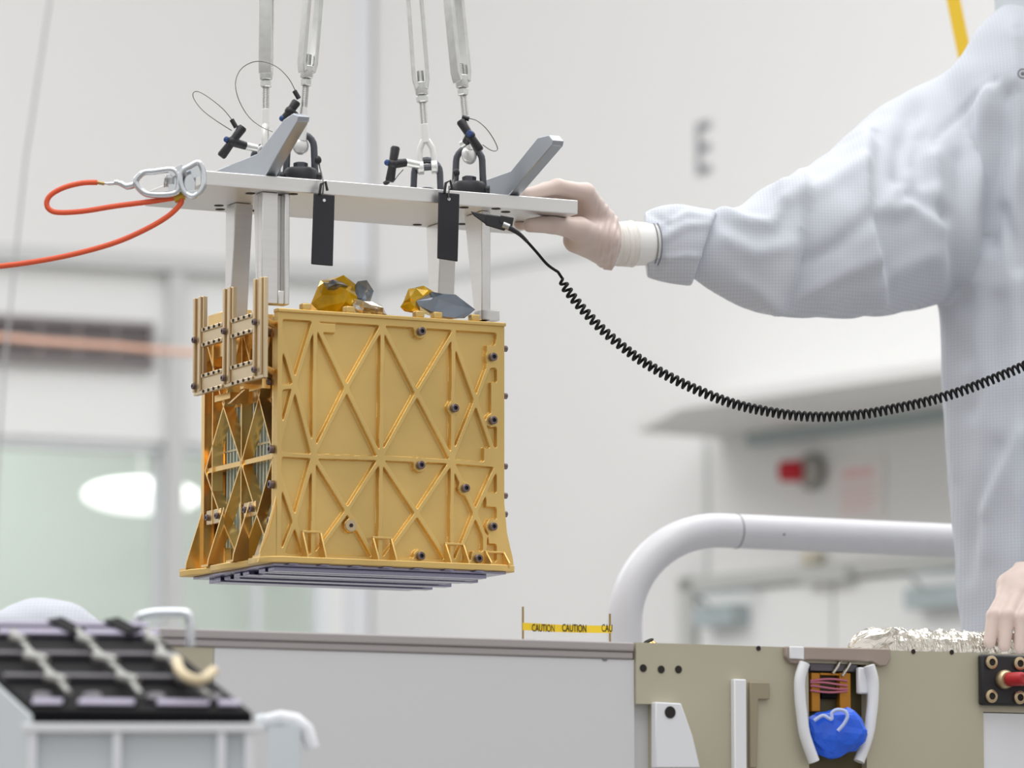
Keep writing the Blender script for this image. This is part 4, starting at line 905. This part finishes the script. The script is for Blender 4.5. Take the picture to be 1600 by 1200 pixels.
# ---- white guard rail behind the chassis
DR = 6.30
def RU(px, py, off=0): return hit(RLF, 1, 0, px, py)
p0 = at(976, 1000, DR); RLF = Matrix.Translation((p0.x, p0.y, 0)) @ Matrix.Rotation(TH, 4, 'Z'); s = DR / F
zc_ = RU(1152, 830).z; R_ = .125; ze = RU(1480, 830).x + .9
P = [(0, 0, .6), (0, 0, zc_ - R_ * 1.1)] + [(R_ * 1.25 * (1 - math.cos(t)), 0, zc_ - R_ * 1.1 + R_ * 1.1 * math.sin(t)) for t in [math.pi / 2 * i / 14 for i in range(1, 15)]] + [(ze, 0, zc_)]
gr = thing('guard_rail', 'thick white bent tube guard rail between the chassis and the wall', 'rail', RLF @ Vector((0, 0, .0)), TH)
m = MB(RLF); m.tube([(0, 0, .0)] + P[1:], .0245, 28); m.cyl((ze - .1, 0, 0), (ze - .1, 0, zc_ - .0), .0245); obj('tube', m, M_tube, gr)
x_ = RU(1150, 830).x; m = MB(RLF); m.torus((x_, 0, zc_), (1, 0, 0), .0243, .0010, 32, 6); obj('joint_seam', m, M_seam, gr)
m = MB(RLF); m.lathe((RU(1212, 830).x, -.0242, zc_ - .004), (0, -1, 0), [(.0016, 0), (.0016, .0006)], 8); obj('paint_chip', m, M_hole, gr)
# work platform under the person
m = MB(BX @ Matrix.Translation((0, 0, -O.z))); m.box(.45, 1.75, -.05, .50, .64, .70)
for x_ in (.5, 1.7):
    for y_ in (0, .45): m.box(x_ - .03, x_ + .03, y_ - .03, y_ + .03, 0, .64)
tag(obj('work_platform', m, M_platform, bevel=.004), 'grey work platform behind the chassis that the person stands on', 'platform')

# ================================================================ IMPLICIT SURFACES (for the gloves, clothes and head)
def surface_nets(f, lo, h):
    nx, ny, nz = f.shape; s = f < 0
    cs = np.zeros((nx - 1, ny - 1, nz - 1)); P = np.zeros(cs.shape + (3,)); off = [(i, j, k) for i in (0, 1) for j in (0, 1) for k in (0, 1)]
    def sub(a, o): return a[o[0]:nx - 1 + o[0], o[1]:ny - 1 + o[1], o[2]:nz - 1 + o[2]]
    for o in off:
        for ax in range(3):
            if o[ax]: continue
            o2 = list(o); o2[ax] = 1; fa, fb = sub(f, o), sub(f, o2); c = (fa < 0) != (fb < 0)
            t = np.where(c, fa / np.where(c, fa - fb, 1), 0)
            for d_ in range(3): P[..., d_] += np.where(c, o[d_] + (t if d_ == ax else 0), 0)
            cs += c
    act = cs > 0; idx = -np.ones(cs.shape, int); idx[act] = np.arange(act.sum())
    I = np.argwhere(act); V_ = (I + P[act] / cs[act][:, None]) * h + np.array(lo)
    Fc = []
    for ax in range(3):
        a1, a2 = (ax + 1) % 3, (ax + 2) % 3
        sl0 = [slice(None)] * 3; sl1 = [slice(None)] * 3; sl0[ax] = slice(0, -1); sl1[ax] = slice(1, None)
        c = s[tuple(sl0)] != s[tuple(sl1)]; q = np.argwhere(c); inside = s[tuple(sl0)][c]
        ok = (q[:, a1] > 0) & (q[:, a2] > 0) & (q[:, a1] < f.shape[a1] - 1) & (q[:, a2] < f.shape[a2] - 1); q = q[ok]; inside = inside[ok]
        def g_(d1, d2):
            r = q.copy(); r[:, a1] -= d1; r[:, a2] -= d2; return idx[r[:, 0], r[:, 1], r[:, 2]]
        Q = np.stack([g_(0, 0), g_(1, 0), g_(1, 1), g_(0, 1)], 1); Q[~inside] = Q[~inside][:, ::-1]; Fc.append(Q)
    return V_, np.concatenate(Fc)
class Field:
    def __init__(s, lo, hi, h):
        s.lo, s.h = lo, h; ax = [np.arange(lo[i], hi[i] + h, h) for i in range(3)]
        s.X, s.Y, s.Z = np.meshgrid(*ax, indexing='ij'); s.f = np.full(s.X.shape, 9.)
    def cone(s, p, q, r0, r1, k=.01, sy=1.0, mode='u'):
        p = Vector(p); q = Vector(q); X = s.X - p.x; Y = (s.Y - p.y) / sy; Z = s.Z - p.z; d = Vector((q.x - p.x, (q.y - p.y) / sy, q.z - p.z)); L = max(d.length_squared, 1e-12)
        t = np.clip((X * d.x + Y * d.y + Z * d.z) / L, 0, 1); D = np.sqrt((X - t * d.x) ** 2 + (Y - t * d.y) ** 2 + (Z - t * d.z) ** 2) - (r0 + (r1 - r0) * t)
        if sy < 1: D = D * (.5 + .5 * sy)
        s.add(D, k, mode)
    def ell(s, c, r, k=.01, mode='u'):
        D = (np.sqrt(((s.X - c[0]) / r[0]) ** 2 + ((s.Y - c[1]) / r[1]) ** 2 + ((s.Z - c[2]) / r[2]) ** 2) - 1) * min(r); s.add(D, k, mode)
    def add(s, D, k, mode='u'):
        if mode == 'u':
            h = np.clip(.5 + .5 * (D - s.f) / k, 0, 1); s.f = D + (s.f - D) * h - k * h * (1 - h)
        else:
            D = -D; h = np.clip(.5 - .5 * (D - s.f) / k, 0, 1); s.f = D + (s.f - D) * h + k * h * (1 - h)
    def chain(s, pts, rs, k=.01, sy=1.0):
        for i in range(len(pts) - 1): s.cone(pts[i], pts[i + 1], rs[i], rs[i + 1], k, sy)
    def mesh(s): return surface_nets(s.f, s.lo, s.h)
def projn(V_):
    q = V_ - np.array(EYE); d = q[:, 1] * cP + q[:, 2] * sP; y = -q[:, 1] * sP + q[:, 2] * cP
    return 800 + F * q[:, 0] / d, 600 - F * y / d
def vnormals(V_, Q):
    n = np.cross(V_[Q[:, 2]] - V_[Q[:, 0]], V_[Q[:, 3]] - V_[Q[:, 1]]); N_ = np.zeros_like(V_)
    for k in range(4): np.add.at(N_, Q[:, k], n)
    return N_ / np.maximum(np.linalg.norm(N_, axis=1), 1e-12)[:, None]
def relax(V_, Q, it=2, lam=.5):
    n = len(V_)
    for _ in range(it):
        S = np.zeros_like(V_); C = np.zeros(n)
        for k in range(4):
            np.add.at(S, Q[:, k], V_[Q[:, (k + 1) % 4]]); np.add.at(C, Q[:, k], 1)
            np.add.at(S, Q[:, k], V_[Q[:, (k + 3) % 4]]); np.add.at(C, Q[:, k], 1)
        V_ = V_ * (1 - lam) + lam * S / np.maximum(C, 1)[:, None]
    return V_
def nobj(name, V_, Q, mt, parent, label=None):
    mb = MB(); mb.arr([tuple(p) for p in V_], [tuple(int(i) for i in q) for q in Q]); o = obj(name, mb, mt, parent, label=label, ang=80); return o

# ================================================================ THE PERSON
pr = thing('person', 'person in a white clean-room coverall and gloves holding the right end of the lifting plate', 'person', (.80, 6.15, .70), 0)
# -- right hand on the plate (world points given in the frame of the gold box)
f = Field(tuple(at(775, 445, 5.6) - Vector((0, 0, 0))), tuple(at(1035, 255, 5.92)), .0016)
Wr = at(958, 384, 5.80); Wr2 = at(1030, 382, 5.82)
K = [B(.450, .050 + .024 * i, .492 - .003 * i * i * .4) for i in range(4)]
PIP = [B(.408 - .004 * (i == 1), .046 + .024 * i, .4965 - .001 * i) for i in range(4)]
TIP = [B(.365, .046 + .023 * i, .484) for i in range(4)]
for i in range(4):
    f.cone(Wr, K[i], .0255 - .001 * i, .0125, .016)
    f.cone(K[i], PIP[i], .0118, .0098, .006); f.cone(PIP[i], TIP[i], .0098, .0075, .004)
f.cone(B(.470, .085, .462), K[1], .020, .014, .014)
# thumb below the plate
T0, T1, T2, T3 = at(940, 372, 5.74), at(905, 358, 5.69), at(862, 350, 5.655), at(828, 352, 5.635)
f.cone(Wr, T0, .024, .020, .014); f.cone(T0, T1, .019, .0148, .010); f.cone(T1, T2, .0148, .0118, .006); f.cone(T2, T3, .0122, .0092, .005)
f.cone(at(935, 385, 5.77), at(900, 375, 5.72), .020, .017, .016)
# little finger curled below, its tip beside the thumb
f.cone(at(905, 352, 5.75), at(850, 343, 5.72), .012, .010, .006); f.cone(at(850, 343, 5.72), at(813, 349, 5.70), .010, .0085, .004)
f.cone(Wr, at(975, 383, 5.805), .0255, .0262, .012)
# keep clear of the plate
inv = BX.inverted(); 
Xb = inv[0][0] * f.X + inv[0][1] * f.Y + inv[0][3]; Yb = inv[1][0] * f.X + inv[1][1] * f.Y + inv[1][3]; Zb = f.Z + inv[2][3]
def plate_cut(f):
    e = .0006; dx = np.maximum(-.11 - Xb, Xb - .4135 - e); dy = np.maximum(-e - Yb, Yb - .185 - e); dz = np.maximum(PZ0 - e - Zb, Zb - PZ1 - e)
    D = np.maximum(np.maximum(dx, dy), dz); f.f = np.maximum(f.f, -D)
plate_cut(f)
cut_ = at(952, 384, 5.80); dcut = (Wr2 - Wr).normalized(); f.f = np.maximum(f.f, (f.X - cut_.x) * dcut.x + (f.Y - cut_.y) * dcut.y + (f.Z - cut_.z) * dcut.z)
V_, Q = f.mesh(); V_ = relax(V_, Q, 2, .4); N_ = vnormals(V_, Q); px, py = projn(V_)
wr_ = np.clip((px - 925) / 25, 0, 1) * np.clip((1000 - px) / 10, 0, 1)
V_ += N_ * (wr_ * (.0006 * np.sin((px + .25 * (py - 380)) * .62) + .0003 * np.sin(px * 1.1 + py * .12)))[:, None]
gl1 = nobj('glove', V_, Q, M_glove, pr)
m = MB(); c0, c1 = at(984, 381, 5.815), at(1022, 381, 5.825)
m.tube([c0 - (c1 - c0) * .1, c0, c0.lerp(c1, .5), c1], [.0290, .0293, .0285, .0280], 40); cf = obj('cuff', m, M_cuff, pr, label='smooth white cuff')
for x_ in (1017, 1023): m = MB(); c = at(x_, 382, 5.824); m.torus(c, (c1 - c0), .0295, .0008, 40, 6); obj('cuff_stripe', m, M_seam, cf)
m = MB(); g0, g1 = at(944, 382, 5.80), at(988, 381, 5.815); N2 = 26
m.tube([g0.lerp(g1, i / N2) for i in range(N2 + 1)], [.0268 + .0034 * i / N2 + .0008 * math.sin(i * 2.3) + .0005 * math.sin(i * 1.1) for i in range(N2 + 1)], 40); obj('glove_gauntlet', m, M_glove2, pr)

# -- coverall
f = Field((.10, 5.62, 1.10), (1.12, 6.48, 2.32), .0062)
def PC(x_, yt, yb, D): s_ = D / F; return at(x_, (yt + yb) / 2, D), (yb - yt) / 2 * s_
sl = [(1100, 338, 440, 5.86), (1140, 330, 460, 5.88), (1180, 320, 478, 5.90), (1206, 320, 486, 5.92), (1236, 288, 492, 5.93), (1260, 279, 495, 5.94), (1310, 252, 497, 5.98), (1360, 222, 494, 6.03), (1410, 185, 485, 6.08), (1455, 150, 462, 6.13), (1500, 120, 430, 6.15), (1545, 95, 380, 6.15)]
cs = [PC(*q_) for q_ in sl]
for (p, r), (q_, r2) in zip(cs, cs[1:]): f.cone(p, q_, r, r2, .012, .72)
# torso
Dt = 6.13
tz = [(1500 + 30, 100, .070), (1590, 150, .135)]
def tor(px_l, py, half, D=Dt): s_ = D / F; c = at(px_l, py, D); return Vector((c.x + half, c.y, c.z)), half
ts = [tor(1500, 130, .125), tor(1462, 200, .150), tor(1458, 300, .155), tor(1464, 450, .158), tor(1474, 600, .160), tor(1484, 760, .162), tor(1496, 900, .165), tor(1506, 1010, .168), tor(1512, 1180, .17)]
for (p, r), (q_, r2) in zip(ts, ts[1:]): f.cone(p, q_, r, r2, .007, .80)
tc_ = ts[2][0].x
f.cone((tc_ - .02, Dt, 2.08), (tc_ + .0, Dt, 2.13), .095, .058, .03, .85)
f.cone((tc_ + .30, Dt, 2.035), (tc_, Dt, 2.07), .062, .09, .04, .85)         # far shoulder
V1, Q1 = None, None
# sleeve puff in front of the cuff, hanging over
f2 = Field((.12, 5.70, 1.62), (.46, 6.02, 1.96), .0040)
pf = [(1008, 330, 432, 5.832), (1034, 320, 443, 5.842), (1060, 317, 447, 5.85), (1090, 325, 449, 5.86), (1120, 330, 448, 5.868)]
cs2 = [PC(*q_) for q_ in pf]
for (p, r), (q_, r2) in zip(cs2, cs2[1:]): f2.cone(p, q_, r * .98, r2 * .98, .006, .8)
def cutplane(f_, A_, B_, keep):     # plane through two photo points and roughly along the view, keeps the side of 'keep'
    n_ = (B_ - A_).cross(Vector((0, 1, 0))).normalized()
    if n_.dot(keep - A_) < 0: n_ = -n_
    f_.f = np.maximum(f_.f, -((f_.X - A_.x) * n_.x + (f_.Y - A_.y) * n_.y + (f_.Z - A_.z) * n_.z))
cutplane(f2, at(1003, 320, 5.83), at(1008, 440, 5.83), at(1060, 380, 5.85)); cutplane(f2, at(1121, 325, 5.86), at(1080, 450, 5.86), at(1040, 380, 5.85))
FOLDS = [  # pixel polylines of the photograph's folds: amplitude, width (px), one-sided
    ([(1258, 283), (1254, 330), (1248, 390), (1236, 440), (1212, 476)], .0085, 9, 1), ([(1212, 478), (1262, 456), (1310, 432), (1362, 402)], .005, 13, 0),
    ([(1362, 226), (1352, 270), (1354, 330), (1362, 390), (1378, 470), (1384, 500)], .0095, 11, 1), ([(1425, 175), (1408, 225), (1408, 275), (1425, 300), (1470, 340)], -.008, 15, 0), ([(1440, 210), (1436, 250), (1448, 280)], -.008, 14, 0),
    ([(1125, 330), (1160, 345), (1205, 350), (1222, 320), (1224, 292)], .0055, 9, 0), ([(1230, 318), (1290, 290), (1350, 262)], .004, 12, 0), ([(1130, 372), (1180, 395), (1230, 385)], .0035, 12, 0), ([(1260, 410), (1310, 385), (1352, 345)], -.004, 12, 0),
    ([(1372, 330), (1400, 300), (1415, 290)], .004, 10, 0), ([(1395, 330), (1430, 318), (1468, 352)], .005, 12, 0), ([(1290, 470), (1350, 450), (1400, 425), (1450, 400)], .0035, 15, 0), ([(1160, 440), (1200, 462), (1230, 480)], .003, 10, 0),
    ([(1458, 235), (1462, 215), (1500, 180), (1540, 135), (1556, 128)], -.004, 4, 0), ([(1457, 240), (1462, 330), (1468, 440), (1474, 560), (1484, 740)], .006, 12, 0),
    ([(1545, 145), (1530, 230), (1518, 330), (1512, 430)], .008, 14, 0), ([(1578, 150), (1572, 230), (1556, 290), (1548, 380)], -.008, 14, 0), ([(1590, 60), (1592, 300), (1598, 520), (1598, 900)], .006, 10, 1), ([(1500, 250), (1510, 330), (1500, 420), (1512, 560)], -.004, 16, 0),
    ([(1570, 330), (1586, 380), (1592, 420)], -.006, 10, 0), ([(1500, 500), (1540, 600), (1550, 720), (1540, 860)], .004, 22, 0), ([(1600, 680), (1570, 740), (1540, 800)], .004, 12, 0), ([(1520, 640), (1545, 560), (1560, 470)], -.004, 16, 0), ([(1508, 900), (1530, 800), (1560, 700)], -.004, 14, 0)]
def fold(V_, Q, folds, gain=1.0, low=.0):
    N_ = vnormals(V_, Q); px, py = projn(V_); H_ = np.zeros(len(V_)); face = np.clip(-N_[:, 1] * 2.4 - .25, 0, 1)
    for pl, amp, w, one in folds:
        best = np.full(len(V_), 1e9); side = np.zeros(len(V_))
        for (x0, y0), (x1, y1) in zip(pl, pl[1:]):
            dx, dy = x1 - x0, y1 - y0; L_ = dx * dx + dy * dy; t = np.clip(((px - x0) * dx + (py - y0) * dy) / L_, 0, 1); ex, ey = px - x0 - t * dx, py - y0 - t * dy
            dd = np.hypot(ex, ey); sd = np.sign(dx * ey - dy * ex); u_ = dd < best; best[u_] = dd[u_]; side[u_] = sd[u_]
        prof = np.exp(-(best / w) ** 2)
        if one: prof = np.where(side < 0, np.exp(-(best / (w * .55)) ** 2), np.exp(-(best / (w * 2.6)) ** 2))
        H_ += amp * gain * prof
    nz = np.array([noise.noise(Vector((p[0] * 9, p[1] * 9, p[2] * 6))) for p in V_]) * .004 + np.array([noise.noise(Vector((p[0] * 26 + p[2] * 12, p[1] * 14, p[2] * 20))) for p in V_]) * .0018
    return V_ + N_ * ((H_ * face) + nz)[:, None]
V_, Q = f.mesh(); V_ = relax(V_, Q, 2, .5); V_ = fold(V_, Q, FOLDS, 1.8); V_ = relax(V_, Q, 2, .5)
cov = nobj('coverall', V_, Q, M_gown, pr)
V_, Q = f2.mesh(); V_ = relax(V_, Q, 2, .5)
V_ = fold(V_, Q, [([(1018, 330), (1045, 348), (1062, 322)], -.004, 6, 0), ([(1036, 372), (1070, 352), (1108, 350)], .004, 8, 0), ([(1030, 405), (1075, 400), (1098, 402)], .003, 6, 0), ([(1026, 425), (1036, 412), (1030, 395)], -.003, 5, 0), ([(1040, 345), (1075, 332), (1110, 340)], .003, 6, 0)])
nobj('sleeve_end', V_, Q, M_gown, pr)
# left sleeve, from the far shoulder to the wrist beside the chassis
f3 = Field((.60, 5.60, 1.20), (1.28, 6.40, 2.16), .0095)
Wl = at(1628, 892, 5.82)
f3.chain([(tc_ + .30, 6.13, 2.03), (tc_ + .40, 6.10, 1.72), Wl + Vector((.12, .10, .06))], [.085, .078, .062], .03); f3.chain([Wl + Vector((.12, .10, .06)), Wl + Vector((.02, .015, .012))], [.062, .042], .02)
V_, Q = f3.mesh(); V_ = relax(V_, Q, 2, .5); V_ = fold(V_, Q, []); nobj('left_sleeve', V_, Q, M_gown, pr)
# trousers and boots behind the chassis
f4_ = Field((.40, 5.85, .70), (1.15, 6.45, 1.30), .011)
hc = ts[-1][0]
for sg in (-1, 1): f4_.chain([(hc.x + sg * .07, 6.13, 1.24), (hc.x + sg * .09, 6.13, 1.0), (hc.x + sg * .095, 6.14, .80)], [.115, .095, .075], .02)
V_, Q = f4_.mesh(); nobj('trouser_legs', V_, Q, M_gown, pr)
for sg in (-1, 1):
    f5 = Field((hc.x + sg * .095 - .09, 5.95, .702), (hc.x + sg * .095 + .09, 6.30, .86), .007); f5.cone((hc.x + sg * .095, 6.17, .80), (hc.x + sg * .095, 6.16, .75), .06, .05, .02); f5.cone((hc.x + sg * .095, 6.18, .742), (hc.x + sg * .10, 6.03, .738), .038, .034, .02)
    V_, Q = f5.mesh(); nobj('boot', V_, Q, M_shoe, pr)
# head: skin, mask, hood (above and right of the frame)
hx, hz = tc_ + .03, 2.335
f6 = Field((hx - .14, 5.95, 2.06), (hx + .14, 6.33, 2.50), .0045)
f6.ell((hx, 6.13, hz + .01), (.078, .096, .105), .02); f6.ell((hx, 6.085, hz - .05), (.058, .062, .066), .03); f6.cone((hx, 6.15, hz - .06), (hx, 6.15, 2.10), .056, .062, .02)
f6.cone((hx, 6.040, hz + .010), (hx, 6.014, hz - .028), .009, .014, .012); f6.ell((hx, 6.035, hz - .062), (.026, .014, .010), .008)
for sg in (-1, 1): f6.ell((hx + sg * .031, 6.028, hz + .008), (.015, .010, .009), .006, 's'); f6.ell((hx + sg * .078, 6.14, hz - .01), (.012, .018, .03), .006)
V_, Q = f6.mesh(); hd = nobj('head', V_, Q, M_skin, pr)
for sg in (-1, 1):
    m = MB(); m.ball((hx + sg * .031, 6.052, hz + .008), .0125); ey = obj('eye', m, M_white_metal if False else mat('eye_white', srgb(235, 235, 232), .3), hd)
    m = MB(); m.lathe((hx + sg * .031, 6.0405, hz + .008), (0, -1, 0), [(.005, 0), (.0045, .0012)], 14); obj('iris', m, mat('iris_brown', srgb(80, 55, 40), .3), ey)
f7 = Field((hx - .13, 5.95, 2.20), (hx + .13, 6.2, 2.40), .005); f7.ell((hx, 6.085, hz - .055), (.068, .080, .062), .02); f7.cone((hx, 6.03, hz - .01), (hx, 6.012, hz - .04), .012, .018, .02); f7.f = np.maximum(f7.f, f7.Y - 6.11)
V_, Q = f7.mesh(); nobj('face_mask', V_, Q, M_mask, pr)
f8 = Field((hx - .20, 5.93, 2.04), (hx + .20, 6.38, 2.52), .006); f8.ell((hx, 6.15, hz + .015), (.102, .115, .128), .02); f8.cone((hx, 6.16, hz - .05), (hx, 6.14, 2.12), .088, .10, .05)
D8 = (np.sqrt(((f8.X - hx) / .066) ** 2 + ((f8.Z - hz + .01) / .075) ** 2) - 1) * .066; f8.f = np.maximum(f8.f, -np.maximum(D8, f8.Y - 6.11))
V_, Q = f8.mesh(); nobj('hood', V_, Q, mat('hood_cloth', srgb(205, 212, 216), .8), pr)
h = at(1598, 115, 5.99); m = MB(); m.torus(h, (0, 1, 0), .0062, .0011, 24, 8); m.ball(h, .003, (1, .5, 1), 8); obj('snap_button', m, M_seam, cov)
# -- left hand over the foil hose
Dh = 5.70
f = Field((at(1515, 0, Dh).x, 5.60, at(0, 1030, 5.7).z), (at(1690, 0, Dh).x, 5.98, at(0, 870, 5.7).z), .0017)
hz0 = O.z + zt
def hp(px_, py_, D): return at(px_, py_, D + .095)
fing = [((1572, 932), (1553, 962), (1546, 1004)), ((1594, 926), (1574, 962), (1569, 1009)), ((1618, 928), (1597, 966), (1594, 1012)), ((1640, 935), (1621, 970), (1618, 1010))]
Wl2 = at(1622, 898, 5.80)
for i, (k_, p_, t_) in enumerate(fing):
    Kp, Pp, Tp = hp(*k_, 5.655), hp(*p_, 5.617 + .004 * (i == 0)), hp(*t_, 5.612)
    f.cone(Wl2, Kp, .025, .0125, .014); f.cone(Kp, Pp, .0118, .0098, .005); f.cone(Pp, Tp, .0096, .0080, .003)
f.cone(Wl2, hp(1578, 915, 5.67), .024, .018, .012); f.cone(Wl, Wl2, .027, .026, .01); f.cone(Wl2, Wl + Vector((.03, .02, .015)), .026, .029, .01)
f.cone(hp(1600, 935, 5.70), hp(1575, 960, 5.725), .013, .011, .008); f.cone(hp(1575, 960, 5.725), hp(1560, 990, 5.725), .0105, .009, .004)
V_, Q = f.mesh(); V_ = relax(V_, Q, 2, .4); nobj('glove', V_, Q, M_glove, pr)
bpy.context.view_layer.update()
